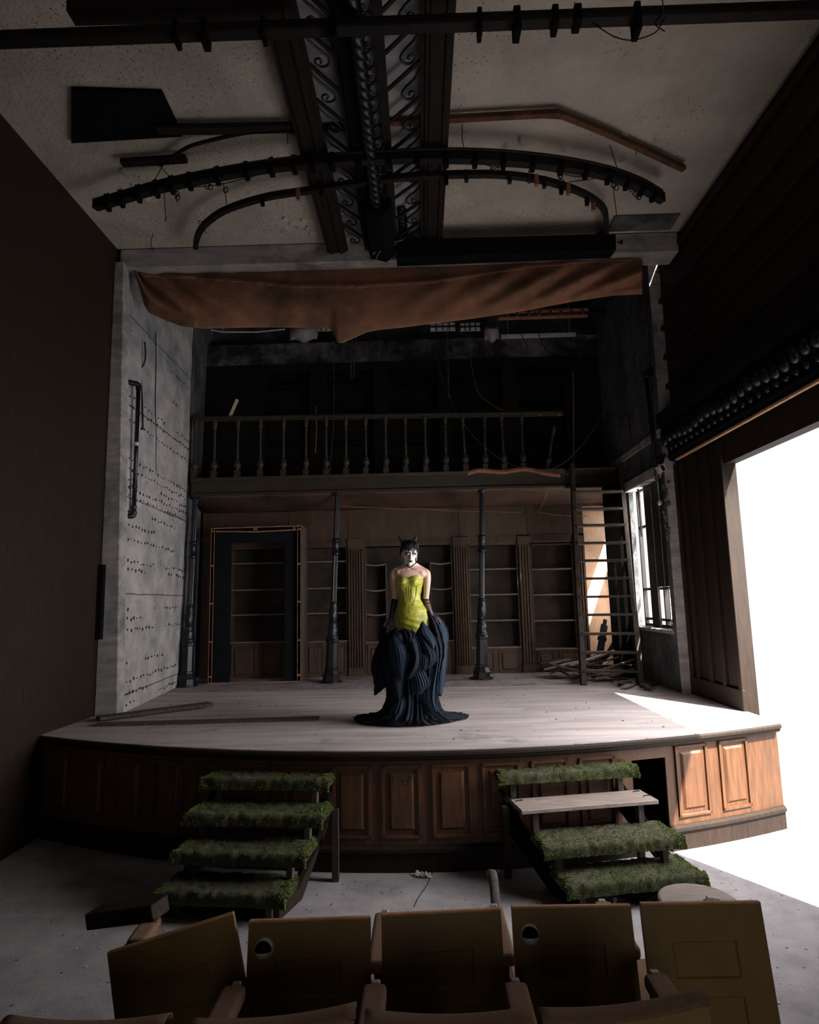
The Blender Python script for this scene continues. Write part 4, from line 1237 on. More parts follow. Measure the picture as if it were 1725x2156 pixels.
for pts in ([(328, 700), (329, 760), (327, 850), (329, 930), (328, 1000)],):
    one(MB().tube([at(x, y, X=-3.405) for x, y in pts], 0.006, 5), 'conduit', 'dulliron', 'thin dark conduit running down the white left wall', 'conduit')
one(MB().box((-3.5, 6.8, 1.7), (-3.44, 6.95, 2.5)), 'board_strip', 'black', 'dark narrow board fixed at the edge of the left wall', 'board')
pr = thing('wall_pipe', 'black iron pipe with a top elbow on the right stage wall', 'pipe', (2.9, 7.8, 3.2))
yp = 7.72
zt_ = at(1364, 785, Y=yp).z
xt, xb = at(1362, 800, Y=yp).x, at(1389, 1050, Y=yp).x
zb_ = at(1391, 1058, Y=yp).z
adopt(MB().tube([(xb, yp, zb_), (xt, yp, zt_ - 0.05)], 0.026, 12).build('riser', 'iron', smooth=True), pr)
adopt(MB().tube(smooth_path([(xt, yp, zt_ - 0.06), (xt, yp, zt_ - 0.01), (xt + 0.02, yp, zt_ + 0.02), (xt + 0.09, yp, zt_ + 0.03)], 6), 0.033, 12).build('elbow', 'iron', smooth=True), pr)
adopt(MB().ball((xt + 0.09, yp, zt_ + 0.02), (0.03, 0.03, 0.07)).build('wall_flange', 'dulliron', smooth=True), pr)
adopt(MB().ball((xb, yp, zb_), (0.03, 0.03, 0.04)).build('pipe_end', 'chrome', smooth=True), pr)
one(MB().tube([at(1325, 872, Y=8.7), at(1333, 940, Y=8.7), at(1345, 1040, Y=8.7), at(1352, 1130, Y=8.7)], 0.015, 8), 'thin_pole', 'dulliron', 'thin black pole standing against the right wall left of the pipe', 'pole')
one(MB().tube([at(1305, 880, Y=8.8), at(1316, 873, Y=8.75), at(1325, 873, Y=8.7)], 0.01, 6), 'thin_bracket', 'dulliron', 'small black bracket at the top of the thin pole', 'bracket')
one(MB().tube([at(1361, 620, Y=7.65), at(1366, 700, Y=7.65), at(1371, 790, Y=7.65), at(1378, 900, Y=7.6), at(1386, 945, Y=7.6)], 0.006, 5), 'cable', 'dulliron', 'thin black cable running down the right proscenium edge', 'cable')
sb = thing('alarm_box', 'small grimy white square box on the right proscenium edge', 'alarm box', at(1394, 986, Y=7.5))
c = at(1394, 986, Y=7.5)
mx = Matrix.Translation(c) @ Matrix.Rotation(radians(-24), 4, 'Y')
adopt(MB().box((-0.045, -0.03, -0.045), (0.045, 0.08, 0.045), mx).build('case', 'white', bevel=0.006), sb)
adopt(MB().box((-0.022, -0.036, -0.038), (0.018, -0.03, 0.028), mx).build('speaker_grille', 'dulliron', bevel=0.003), sb)
mb = MB()
random.seed(2)
for i in range(14):
    p = at(1400 + random.uniform(-3, 8), 1015 + i * 9, Y=7.58)
    mb.ball(p, (random.uniform(.01, .03), .015, random.uniform(.02, .05)), 7, 5)
one(mb, 'broken_render', 'soot', 'dark crumbling render clinging to the right proscenium edge below the box', 'render')
c = at(1392, 965, Y=7.55)
mb = MB()
for i in range(8):
    mb.tube(smooth_path([c + Vector((random.uniform(-.06, .06), random.uniform(-.04, .02), random.uniform(-.07, .07))) for _ in range(4)], 4), 0.008, 5)
one(mb, 'cable_tangle', 'dulliron', 'dark tangle of cables above the small white box', 'cables')
# ------------------------------------------------------------------ mossy step units
random.seed(17)


def moss_pad(w, d, h, mx, seed, hang=0.0):
    """rounded pad of moss on top of and over the front of a tread, in tread space"""
    mb = MB()
    nu, nv = int(w / 0.018), 22

    def f(u, v):
        # v goes bottom-front -> over the nose -> top -> back
        x = (u - 0.5) * w
        s = v * (d + h + 0.02)
        if s < h:
            y, z, n = -d / 2, -h + s, Vector((0, -1, 0))
        elif s < h + 0.04:
            a = (s - h) / 0.04 * pi / 2
            y, z, n = -d / 2 + 0.02 * (1 - cos(a)), 0.02 * sin(a), Vector((0, -cos(a), sin(a)))
        else:
            y, z, n = -d / 2 + 0.02 + (s - h - 0.04), 0.02, Vector((0, 0, 1))
        e = min(u, 1 - u) * w
        if e < 0.03:
            z -= (0.03 - e) * (1.4 if v > 0.3 else 0.2)
        y = min(y, d / 2)
        q = Vector((x, y, z))
        k = noise.noise(Vector((x * 22 + seed * 5, y * 22, z * 22))) * 0.014 + noise.noise(Vector((x * 60 + seed, y * 60, z * 60))) * 0.008
        return q + n * (0.004 + k * 0.8) - Vector((0, 0, 0.018))
    mb.grid(f, nu, nv)
    return mb, f


def tufts(f, count, seed, size=0.012, edge=False):
    mb = MB()
    random.seed(seed)
    for i in range(count):
        u = random.random()
        v = random.random()
        if edge:
            v = random.choice([random.uniform(0, 0.1), random.uniform(0.25, 1.0), random.random()])
            u = random.choice([random.random(), 1 - abs(random.gauss(0, 0.03)), 1 - abs(random.gauss(0, 0.03)), abs(random.gauss(0, 0.03))])
            u = min(max(u, 0), 1)
        p = f(u, v)
        px_ = f(min(1, u + 0.004), v) - f(max(0, u - 0.004), v)
        py_ = f(u, min(1, v + 0.01)) - f(u, max(0, v - 0.01))
        n = px_.cross(py_)
        if n.length < 1e-9:
            continue
        n.normalize()
        if n.dot(Vector((0, -0.5, 1))) < 0:
            n = -n
        n = (n + Vector((random.uniform(-.5, .5), random.uniform(-.5, .5), random.uniform(-.4, .2)))).normalized()
        r = size * random.uniform(0.35, 0.6)
        a = n.orthogonal().normalized()
        b = n.cross(a)
        t0 = random.uniform(0, 6)
        base = [p + (a * cos(t0 + k * 2.094) + b * sin(t0 + k * 2.094)) * r - n * 0.003 for k in range(3)]
        tip = p + n * size * random.uniform(0.6, 1.5)
        mb.add(base + [tip], [(0, 1, 3), (1, 2, 3), (2, 0, 3)])
    return mb


def steps(label, treads, bare=(), side=1, seed=0):
    """treads: (front_left, front_right, back_right, back_left) world points of every tread top, top step first"""
    o = Vector((sum(t[0].x + t[1].x for t in treads) / 8, treads[1][0].y, 0))
    r = thing('mossy_steps' if not bare else 'mossy_steps', label, 'steps', o)
    for i, (fl, fr_, br_, bl_) in enumerate(treads):
        cx = (fl + fr_ + br_ + bl_) / 4
        ax = ((fr_ - fl) + (br_ - bl_)).normalized()
        ax.z = 0
        ax.normalize()
        ay = Vector((-ax.y, ax.x, 0))
        w = ((fr_ - fl).length + (br_ - bl_).length) / 2
        d = 0.30 if i not in bare else 0.27
        mx = Matrix((ax, ay, Vector((0, 0, 1)))).transposed().to_4x4()
        mx.translation = cx
        th = 0.03
        tz = 0.0 if i in bare else -0.025
        tb = MB().box((-w / 2, -d / 2, -th + tz), (w / 2, d / 2, tz), mx)
        t_ = adopt(tb.build('tread', 'barewood' if i in bare else 'greywood', bevel=0.004), r)
        if i not in bare:
            mb, f = moss_pad(w + 0.02, d + 0.02, 0.055, mx, seed + i)
            mb.v = [tuple(mx @ Vector(p)) for p in mb.v]
            mo = mb.build('moss_cover', 'moss', smooth=True)
            mo.parent = t_
            mo.matrix_parent_inverse = t_.matrix_basis.inverted() if not r else (Matrix.Translation(r.location) @ Matrix.Identity(4)).inverted() @ Matrix.Translation(r.location)
            g2 = lambda u, v: mx @ f(u, v)
            tm = tufts(g2, 6500, seed + i, 0.0048).build('moss_tufts', 'moss', keep=True)
            te = tufts(g2, 2200, seed + i + 50, 0.0085, True).build('moss_fringe', 'mossedge', keep=True)
            for q in (tm, te):
                q.parent = t_
                q['kind'] = 'stuff'
        else:
            for (a, b) in ((-w / 2 + 0.05, d / 2 - 0.06), (w / 2 - 0.06, d / 2 - 0.05), (w / 2 - 0.04, -0.03)):
                nl = MB().tube([(mx @ Vector((a + 0.03 * cos(k), b + 0.008 * sin(k * 1.7), 0.004))) for k in [j * 0.5 for j in range(7)]], 0.004, 5).build('fixing_clip', 'dulliron')
                nl.parent = t_
        # short legs carrying this tread on the one below
        zb_ = 0.0 if i == 3 else treads[i + 1][0].z
        for sx in (-1, 1):
            x = sx * (w / 2 - 0.12)
            adopt(MB().box((x - 0.022, -d / 2 + 0.045, zb_ - cx.z - 0.01 if i < 3 else -cx.z), (x + 0.022, -d / 2 + 0.10, -th), mx).build('riser_post', 'greywood', bevel=0.003), r)
    # raking side boards and rear legs
    for sx in (-1, 1):
        T = []
        for (fl, fr_, br_, bl_) in treads:
            fp = fl.lerp(fr_, 0.05 if sx < 0 else 0.95)
            bp_ = bl_.lerp(br_, 0.05 if sx < 0 else 0.95)
            T.append((fp.lerp(bp_, 0.15), fp.lerp(bp_, 0.95)))
        f3, b3 = T[3]
        b0 = T[0][1]
        dn = Vector((0, 0, -0.06))
        ring = [f3 + dn, Vector((f3.x, f3.y, 0)), Vector((b3.x, b3.y + 0.12, 0)), b0 + Vector((0, 0, -0.30)), b0 + dn, T[1][1] + dn, T[2][1] + dn, b3 + dn]
        nrm = Vector((1, 0, 0)) * 0.0175
        vs = [p - nrm for p in ring] + [p + nrm for p in ring]
        n = len(ring)
        adopt(MB().add(vs, [tuple(range(n)), tuple(reversed(range(n, 2 * n)))] + [(k, (k + 1) % n, n + (k + 1) % n, n + k) for k in range(n)]).build('side_board', 'black' if bare else 'darkwood'), r)
        bq = T[1][1]
        adopt(MB().box((bq.x - 0.025 + 0.05 * sx, bq.y - 0.01, 0), (bq.x + 0.025 + 0.05 * sx, bq.y + 0.05, 0.50)).build('rear_leg', 'ladderwood', bevel=0.003), r)
    return r


LT = []
for z, pts in ((.72, [(433, 1640), (690, 1645), (712, 1620), (450, 1618)]), (.54, [(392, 1712), (668, 1718), (708, 1693), (420, 1690)]), (.36, [(362, 1790), (630, 1798), (678, 1770), (402, 1765)]), (.18, [(332, 1870), (588, 1882), (640, 1850), (370, 1842)])):
    LT.append([at(x, y, Z=z) for x, y in pts])
RT = []
for z, pts in ((.72, [(1063, 1628), (1352, 1612), (1295, 1597), (1018, 1613)]), (.54, [(1110, 1702), (1395, 1682), (1340, 1664), (1062, 1687)]), (.36, [(1158, 1782), (1448, 1757), (1385, 1735), (1105, 1755)]), (.18, [(1205, 1862), (1482, 1838), (1437, 1804), (1148, 1832)])):
    RT.append([at(x, y, Z=z) for x, y in pts])
steps('open wooden steps at left of the stage front, all four treads covered in moss', LT, seed=1)
steps('open wooden steps at right of the stage front, second tread bare wood between mossy ones', RT, bare=(1,), seed=9)

# ------------------------------------------------------------------ auditorium seats


M['worn'] = mat('painted_recess_highlight', (0.30, 0.17, 0.08), (0.16, 0.09, 0.04), 0.6, 14)  # paler tone painting the lit rims of the seat-back recesses


def recessed(w, h, th, rects, dep=0.008, bv=0.006):
    """board lying in local XZ, front (camera side) at y=0, recesses at rects (x0,z0,x1,z1)"""
    xs_ = sorted({-w / 2, w / 2, *[r[0] for r in rects], *[r[2] for r in rects]})
    zs_ = sorted({0, h, *[r[1] for r in rects], *[r[3] for r in rects]})
    mb = MB()
    for a, b in zip(xs_, xs_[1:]):
        for c, d in zip(zs_, zs_[1:]):
            if any(abs(r[0] - a) < 1e-6 and abs(r[2] - b) < 1e-6 and r[1] - 1e-6 <= c and d <= r[3] + 1e-6 for r in rects):
                continue
            mb.add([(a, 0, c), (b, 0, c), (b, 0, d), (a, 0, d)], [(0, 1, 2, 3)])
    for x0, z0, x1, z1 in rects:
        i = bv
        mb.add([(x0, 0, z0), (x1, 0, z0), (x1, 0, z1), (x0, 0, z1), (x0 + i, dep, z0 + i), (x1 - i, dep, z0 + i), (x1 - i, dep, z1 - i), (x0 + i, dep, z1 - i)],
               [(4, 5, 6, 7), (0, 1, 5, 4), (1, 2, 6, 5), (2, 3, 7, 6), (3, 0, 4, 7)])
    mb.add([(-w / 2, 0, 0), (w / 2, 0, 0), (w / 2, 0, h), (-w / 2, 0, h), (-w / 2, th, 0), (w / 2, th, 0), (w / 2, th, h), (-w / 2, th, h)],
           [(5, 4, 7, 6), (0, 4, 5, 1), (1, 5, 6, 2), (3, 7, 4, 0)])
    return mb


def seat(label, xc, y, ztop, w=0.452, tilt=0.0, arm=True, ashtray=False, yaw=0.0, near=False, arm_left=False, floorz=0.0, roll=0.0, group=None):
    """seen from behind: back faces the camera (-Y), sitter faces +Y"""
    r = thing('theatre_seat', label, 'seat', (xc, y + 0.25, floorz), group=group)
    h = 0.60
    mx = Matrix.Translation((xc, y, ztop)) @ Matrix.Rotation(yaw, 4, 'Z') @ Matrix.Rotation(radians(-10), 4, 'X') @ Matrix.Rotation(tilt, 4, 'Y')
    mxl = mx @ Matrix.Translation((0, 0, -h))
    rects = [] if near else [(-0.125, h - 0.245, 0.115, h - 0.125), (-0.125, h - 0.42, 0.115, h - 0.30)]
    mb = recessed(w, h, 0.022, rects)
    mb.v = [tuple(mxl @ Vector(p)) for p in mb.v]
    adopt(mb.build('backrest_panel', 'seatply'), r)
    for x0_, z0_, x1_, z1_ in rects:  # highlight along each recess edge, painted as a thin paler line
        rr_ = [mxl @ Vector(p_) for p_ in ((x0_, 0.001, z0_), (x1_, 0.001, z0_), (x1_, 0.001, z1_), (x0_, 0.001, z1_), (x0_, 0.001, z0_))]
        adopt(MB().tube(rr_, 0.0016, 5, cap=False).build('recess_highlight', 'worn'), r)  # 'worn' is the paler painted highlight tone, not wear
    if near:
        n = 14

        def tp(u, v):
            x = (u - .5) * (w + 0.01)
            z = 0.016 * (2 * u - 1) ** 2 - 0.012
            a = pi * v
            return mx @ Vector((x, 0.035 - 0.038 * cos(a), z + 0.022 * sin(a)))
        adopt(MB().grid(tp, n, 8).build('top_edge', 'rib', smooth=True, solid=0.004), r)
    else:
        adopt(MB().box((-w / 2, -0.001, -0.006), (w / 2, 0.024, 0.002), mx).build('top_edge', 'edgeply', bevel=0.002), r)
    # cushion on the sitter's side
    mb = MB().box((-w / 2 + 0.015, 0.022, -h + 0.08), (w / 2 - 0.015, 0.075, -0.02), mx)
    adopt(mb.build('back_cushion', 'rib', bevel=0.02, seg=2), r)
    f = ztop - 0.87 + 0.0
    zs = ztop - 0.45
    adopt(MB().box((xc - w / 2 + 0.02, y + 0.15, zs - 0.09), (xc + w / 2 - 0.02, y + 0.52, zs)).build('seat_cushion', 'rib', bevel=0.025, seg=2), r)
    sides = ((1,) if arm else ()) + ((-1,) if arm_left else ())
    for sx in sides:
        xa = xc + sx * 0.2445
        za = ztop - (0.16 if near else 0.20)
        mb = MB().box((xa - 0.042, y + 0.10, za - 0.05), (xa + 0.042, y + 0.50, za))
        # sloping rear drop of the pad
        adopt(mb.build('armrest_pad', 'rib', bevel=0.016, seg=3), r)
        adopt(MB().box((xa - 0.02, y + 0.14, floorz), (xa + 0.02, y + 0.46, za - 0.045)).build('standard', 'dulliron', bevel=0.004), r)
        adopt(MB().box((xa - 0.012, y + 0.50, za - 0.03), (xa + 0.018, y + 0.525, za - 0.003)).build('arm_bracket', 'chrome', bevel=0.003), r)
        adopt(MB().box((xa - 0.03, y + 0.06, floorz), (xa + 0.03, y + 0.50, floorz + 0.02)).build('foot', 'dulliron', bevel=0.004), r)
    if ashtray:
        ma = mx @ Matrix.Translation((-0.165, 0, -0.088)) @ Matrix.Rotation(pi / 2, 4, 'X')
        c_ = adopt(MB().lathe([(0, .036), (.006, .036), (.008, .033), (.012, .035), (.016, .032), (.020, .034), (.024, .031)], 28, ma, cap=False).build('ashtray_cup', 'chrome', smooth=False), r)
        mb = MB()
        # ball bowl with an open slot at the top
        n1, n2 = 24, 12
        vs, fs = [], []
        for i in range(n2 + 1):
            th = (pi / 2) * i / n2
            for j in range(n1):
                ph = 2 * pi * j / n1
                rr = .033
                x, yv, z = rr * sin(th) * cos(ph), rr * sin(th) * sin(ph), .012 + rr * 1.05 * cos(th)
                vs.append((x, yv, z))
        for i in range(n2):
            for j in range(n1):
                q = [i * n1 + j, (i + 1) * n1 + j, (i + 1) * n1 + (j + 1) % n1, i * n1 + (j + 1) % n1]
                my = sum(vs[k][1] for k in q) / 4
                if my > -0.005:
                    continue
                fs.append(tuple(q))
        mb.add(vs, fs, ma)
        b_ = mb.build('ashtray_bowl', 'chrome', smooth=True, solid=0.0015)
        adopt(b_, r)
        adopt(MB().lathe([(.004, .0300), (.014, .0290), (.024, .0265), (.034, .020), (.041, .010), (.043, .001)], 24, ma).build('ashtray_inside', 'black', smooth=True), r)
        adopt(MB().tube([ma @ Vector((.033 * cos(a), -.005, .012 + .0345 * abs(sin(a)))) for a in [pi * k / 12 for k in range(13)]], 0.0018, 5).build('ashtray_lip', 'chrome'), r)
        0 and adopt(MB().tube([ma @ Vector((.030 * cos(a), .030 * sin(a) * 0.25 + 0.003, .022 + 0.028 * (1 - abs(cos(a))) )) for a in [pi * k / 12 for k in range(13)]], 0.002, 5).build('ashtray_lip', 'chrome'), r)
    return r


seat('theatre seat back in the front row with a ball ashtray, nearer the left end', -0.445, 2.53, 0.87, ashtray=True, yaw=radians(2))
seat('plain theatre seat back in the middle of the front row, between the two with ashtrays', 0.045, 2.57, 0.87, yaw=radians(4))
seat('theatre seat back in the front row with a ball ashtray, right of centre', 0.54, 2.60, 0.87, ashtray=True)
seat('theatre seat back cut off at the right end of the front row', 1.03, 2.60, 0.875, arm=True)
s1 = seat('broken theatre seat back slumped sideways at the left end of the front row', -0.955, 2.50, 0.845, tilt=radians(-15), arm=False, w=0.47)
# near row
seat('nearest-row seat top left of centre, seen from above at the bottom edge', -0.44, 1.90, 0.885, near=True, arm_left=True, yaw=radians(3), tilt=radians(-2.5))
seat('nearest-row seat top in the middle of the bottom edge', 0.045, 1.90, 0.885, near=True)
seat('nearest-row seat top at right of the bottom edge, tipped up to the right', 0.53, 1.90, 0.905, near=True, yaw=radians(2), tilt=radians(-4))
seat('nearest-row seat top at the far left corner of the bottom edge', -0.97, 1.90, 0.88, near=True, arm=False)

# ------------------------------------------------------------------ things on the floor
p, q = at(1036, 1915, Y=3.75), at(1028, 1840, Y=4.4)
ch = MB()
bp_ = smooth_path([Vector((at(1050, 1920, Y=3.6).x, 3.6, 0.0)), Vector((at(1046, 1920, Y=3.7).x, 3.7, 0.25)), Vector((at(1040, 1880, Y=4.0).x, 4.0, 0.42)), at(1031, 1842, Y=4.25), at(1028, 1836, Y=4.25) + Vector((0, 0.02, 0.0))], 8)
ch.tube(bp_, [(0.026, 0.012)] * (len(bp_) - 1) + [(0.012, 0.008)], 10)
one(ch, 'wooden_arm', 'greywood', 'curved grey wooden arm standing up behind the middle seat of the front row', 'chair arm', smooth=True)
c = at(1455, 1896, Z=0.45)
tb = thing('round_table', 'round worn wooden top at the right edge behind the front row', 'table', (c.x, c.y, 0))
adopt(MB().lathe([(0.425, 0.0001), (0.425, 0.19), (0.435, 0.20), (0.45, 0.20), (0.455, 0.19), (0.455, 0.0001)], 40, Matrix.Translation((c.x + 0.04, c.y, 0)), cap=False).build('tabletop', 'barewood'), tb)
adopt(MB().lathe([(0, 0.12), (0.02, 0.12), (0.03, 0.03), (0.43, 0.03)], 16, Matrix.Translation((c.x + 0.04, c.y, 0))).build('pedestal', 'dulliron'), tb)
p, q = at(262, 1513, Z=ST), at(672, 1515, Z=ST)
one(MB().bar((-3.2, 6.32, ST + 0.012), (q.x, q.y, ST + 0.012), 0.11, 0.024), 'plank', 'greywood', 'long flat plank lying on the stage at left', 'plank', bevel=0.003)
one(MB().bar((-3.3, 6.55, ST + 0.03), (-2.4, 7.3, ST + 0.04), 0.16, 0.03), 'plank', 'greywood', 'short dark board lying askew on the stage beside the left wall', 'plank', bevel=0.003)
for px, py, s_, sd in ((885, 1836, 0.07, 1), (897, 1838, 0.08, 2), (1042, 1830, 0.08, 3)):
    c = at(px, py, Z=0.03)
    mb = MB().grid(lambda u, v: (c.x + (u - .5) * s_, c.y + (v - .5) * s_ * .6, 0.004 + 0.055 * abs(noise.noise((u * 3 + sd, v * 3, sd)))), 9, 9)
    lb = {1: 'crumpled pale paper scrap at the foot of the stage front', 2: 'second crumpled paper scrap right beside it at the foot of the stage front', 3: 'crumpled grey rag on the floor at the left foot of the mossy right steps'}[sd]
    one(mb, 'paper_scrap', 'paper', lb, 'paper', solid=0.002)
bk = thing('open_book', 'open dark folder lying on the floor in front of the right-hand steps', 'book', (*at(1350, 1895, Z=0)[:2], 0))
a, b, c_, d_ = at(1300, 1882, Z=.02), at(1358, 1902, Z=.02), at(1395, 1880, Z=.02), at(1340, 1868, Z=.02)
mb = MB().prism([(a.x, a.y), (b.x, b.y), (c_.x, c_.y), (d_.x, d_.y)], 0.003, 0.03)
adopt(mb.build('cover', 'darkwood', bevel=0.003), bk)
adopt(MB().prism([(b.x + .01, b.y), (b.x + 0.25, b.y - 0.02), (c_.x + 0.16, c_.y + .02), (c_.x + .01, c_.y)], 0.003, 0.012).build('page_block', 'greywood'), bk)
for x, y, l in ((1294, 1893, 'small pale stone on the floor before the right-hand steps'), (1293, 1902, 'small pale stone just in front of the other one, before the right-hand steps')):
    c = at(x, y, Z=0.015)
    one(MB().ball((c.x, c.y, 0.014), (0.018, 0.015, 0.014), 8, 6), 'pebble', 'paper', l, 'stone')
c = at(265, 1930, Z=0.5)
fs = thing('collapsed_seat', 'collapsed seat frame with torn orange padding at far left', 'seat frame', (-1.6, 3.2, 0))
adopt(MB().bar(at(200, 1930, Y=3.2), at(338, 1912, Y=3.1), 0.12, 0.07).build('broken_board', 'darkwood', bevel=0.004), fs)
pd = MB().bar(at(285, 1992, Y=2.9), at(322, 1940, Y=3.1), 0.085, 0.05)
adopt(pd.build('torn_pad', 'rib', bevel=0.015, seg=2), fs)
adopt(MB().box((at(285, 1992, Y=2.9).x - 0.05, 2.9, 0), (at(285, 1992, Y=2.9).x, 3.1, at(285, 1992, Y=2.9).z)).build('standard', 'dulliron'), fs)
mb = MB()
random.seed(8)
for i in range(9):
    p = at(328, 1943, Y=3.05)
    mb.tube([p, p + Vector((random.uniform(-.01, .03), 0, random.uniform(-.01, .03))), p + Vector((random.uniform(0, .05), 0, random.uniform(-.06, .05)))], 0.0012, 4)
adopt(mb.build('frayed_threads', 'edgeply'), fs)
# scattered grit
random.seed(31)


def grit(n, box, z, name, label, mm, keepout=None):
    mb = MB()
    for _ in range(n):
        x, y = random.uniform(box[0], box[1]), random.uniform(box[2], box[3])
        if z > 0.5 and y < arc_y(x) + 0.05:
            continue
        r = random.uniform(0.002, 0.008)
        mb.ball((x, y, z + r * .4), (r * random.uniform(.8, 2), r, r * .6), 5, 3)
    tag(mb.build(name, mm, keep=True), label, 'grit', kind='stuff')


grit(300, (-2.2, 2.4, 2.9, 5.05), 0.0, 'floor_grit', 'scattered grit and crumbs on the dusty auditorium floor', 'paper')
grit(90, (-3.2, 2.8, 5.2, 9.2), ST, 'stage_grit', 'scattered grit and splinters on the stage boards', 'greywood')
for pts in ([(912, 1835), (905, 1850), (900, 1862), (888, 1880), (878, 1895), (872, 1910)],):
    one(MB().tube([Vector((p.x, p.y, 0.0005)) for p in [at(x, y, Z=0) for x, y in pts]], 0.003, 4), 'floor_crack', 'black', 'thin crack running across the floor slab behind the middle seats', 'crack')
# ------------------------------------------------------------------ the woman
WY = 6.15


def Q(px, py, dy=0.0):
    return at(px, py, Y=WY + dy)


PXM = 0.00456


def tab(rows, y):
    for r0_, r1_ in zip(rows, rows[1:]):
        if y <= r1_[0]:
            t_ = max(0.0, (y - r0_[0]) / (r1_[0] - r0_[0]))
            t_ = t_ * t_ * (3 - 2 * t_) * 0.5 + t_ * 0.5
            return [a + (b - a) * t_ for a, b in zip(r0_, r1_)][1:]
    return list(rows[-1][1:])


TORSO = [(1180, 864.5, 10.0, .046), (1186, 864.5, 10.5, .048), (1191, 864, 15, .052), (1196, 864, 27, .056), (1202, 864, 35, .070), (1209, 863.5, 34, .085), (1216, 862, 29.5, .098),
         (1228, 861, 28.5, .104), (1240, 861, 25, .092), (1252, 861.5, 21.5, .082), (1262, 863, 20.5, .080), (1272, 864.5, 24, .092), (1285, 867, 30, .108), (1302, 868.5, 32.5, .118),
         (1320, 868, 31, .118), (1340, 866, 27, .10)]
body = MB()
pts, rad = [], []
for y in [1180, 1186, 1191, 1196, 1202, 1209, 1216, 1222, 1228, 1234, 1240, 1246, 1252, 1257, 1262, 1267, 1272, 1278, 1285, 1293, 1302, 1311, 1320, 1330, 1340]:
    cx, hw, dp = tab(TORSO, y)
    pts.append(Q(cx, y))
    rad.append((hw * PXM, dp))
body.tube(pts, rad, 28)
body.tube([Q(864.5, 1168, .01), Q(864.5, 1188, .01), Q(864, 1196, .01)], [.046, .046, .055], 18)
# bust, shoulder caps, collar bones
for sx in (-1, 1):
    body.ball(Q(862 + sx * 13.5, 1225, -0.055), (.055, .052, .055), 16, 12)
LA = [((838, 1202), .01, .040), ((831, 1206), .0, .041), ((829.5, 1213), .0, .039), ((829, 1225), .0, .034), ((830.5, 1245), .01, .030), ((831.5, 1261), .02, .028), ((828.5, 1277), .0, .027), ((825.5, 1292), -.02, .021), ((823.5, 1302), -.03, .016)]
RA = [((889, 1203), .01, .040), ((897, 1207), .0, .042), ((899, 1214), .0, .040), ((899.5, 1226), .0, .035), ((898.5, 1245), .01, .030), ((897.5, 1261), .02, .028), ((901, 1276), .0, .026), ((906, 1288), -.02, .020), ((909, 1296), -.03, .016)]
for A_ in (LA, RA):
    P_ = smooth_path([Q(p[0], p[1], d) for p, d, r in A_], 4)
    rs = []
    for i in range(len(P_)):
        t_ = i / 4
        k_ = min(int(t_), len(A_) - 2)
        rs.append(A_[k_][2] + (A_[k_ + 1][2] - A_[k_][2]) * (t_ - k_))
    body.tube(P_, rs, 16)
body.tube([Q(835, 1201, -.045), Q(850, 1199, -.062), Q(860, 1199, -.06)], [.012, .011, .010], 8)
body.tube([Q(893, 1202, -.045), Q(878, 1199, -.062), Q(868, 1199, -.06)], [.012, .011, .010], 8)
# chest to shoulder
body.tube([Q(850, 1208, -.03), Q(840, 1207, -.028), Q(832, 1208, -.008)], [.040, .040, .036], 12)
body.tube([Q(877, 1208, -.03), Q(888, 1208, -.028), Q(896, 1209, -.008)], [.040, .040, .036], 12)
# trapezius
body.tube([Q(864, 1186, .02), Q(848, 1196, .025), Q(832, 1202, .02)], [.04, .035, .03], 10)
body.tube([Q(865, 1186, .02), Q(881, 1196, .025), Q(896, 1203, .02)], [.04, .035, .03], 10)


def hand(mb, wrist, tip_dir, side, grow=0.0):
    """palm plus five bent fingers; side=+1 thumb towards -X"""
    w_ = Vector(wrist)
    K = 0.86
    d = Vector(tip_dir).normalized()
    s = Vector((0, 1, 0)).cross(d).normalized() * side
    n = d.cross(s).normalized()
    pc = [w_, w_ + d * .03 * K, w_ + d * .07 * K, w_ + d * .092 * K]
    mb.tube(pc, [(.020 + grow, .016 + grow), (.027 + grow, .015 + grow), (.033 + grow, .014 + grow), (.031 + grow, .012 + grow)], 12)
    for i, (o, l) in enumerate(((-.0255, .054), (-.0085, .067), (.009, .064), (.0255, .049))):
        b = w_ + d * (.074 - abs(i - 1.4) * .004) + s * o
        c1 = b + d * l * .42 + n * .004
        c2 = c1 + (d * .85 + n * .45).normalized() * l * .33
        c3 = c2 + (d * .6 + n * .75).normalized() * l * .27
        mb.tube([b - d * .02, b, c1, c2, c3], [.0095 + grow, .0095 + grow, .0088 + grow, .0080 + grow, .0062 + grow], 8)
    b = w_ + d * .028 - s * .024
    mb.tube([b, b + (d * .7 - s * .75).normalized() * .030, b + (d * .7 - s * .75).normalized() * .030 + (d * .95 - s * .25 + n * .3).normalized() * .032,
             b + (d * .7 - s * .75).normalized() * .030 + (d * .95 - s * .25 + n * .3).normalized() * .056], [.013 + grow, .011 + grow, .0095 + grow, .007 + grow], 8)


lh_dir = (Q(821, 1318, -.06) - Q(823.5, 1302, -.03))
rh_dir = (Q(914, 1311, -.06) - Q(909, 1296, -.03))
hand(body, Q(823.5, 1302, -.03), lh_dir, -1, -.0015)
hand(body, Q(909, 1296, -.03), rh_dir, 1, -.0015)
# legs and feet under the gown
for sx in (-1, 1):
    x0 = 866 + sx * 15
    hip = Q(x0, 1325, 0)
    knee = Q(865 + sx * 13, 1420, -.03)
    ank = Vector((knee.x * 0.9 - 0.012, WY + .02, ST + .13))
    body.tube([hip, hip.lerp(knee, .5), knee, knee.lerp(ank, .35), ank], [.088, .075, .055, .054, .034], 14)
    body.tube([ank + Vector((0, .02, 0)), ank + Vector((0, -.04, -.05)), Vector((ank.x + .01 * sx, WY - .13, ST + .035))], [.034, .034, .028], 12)
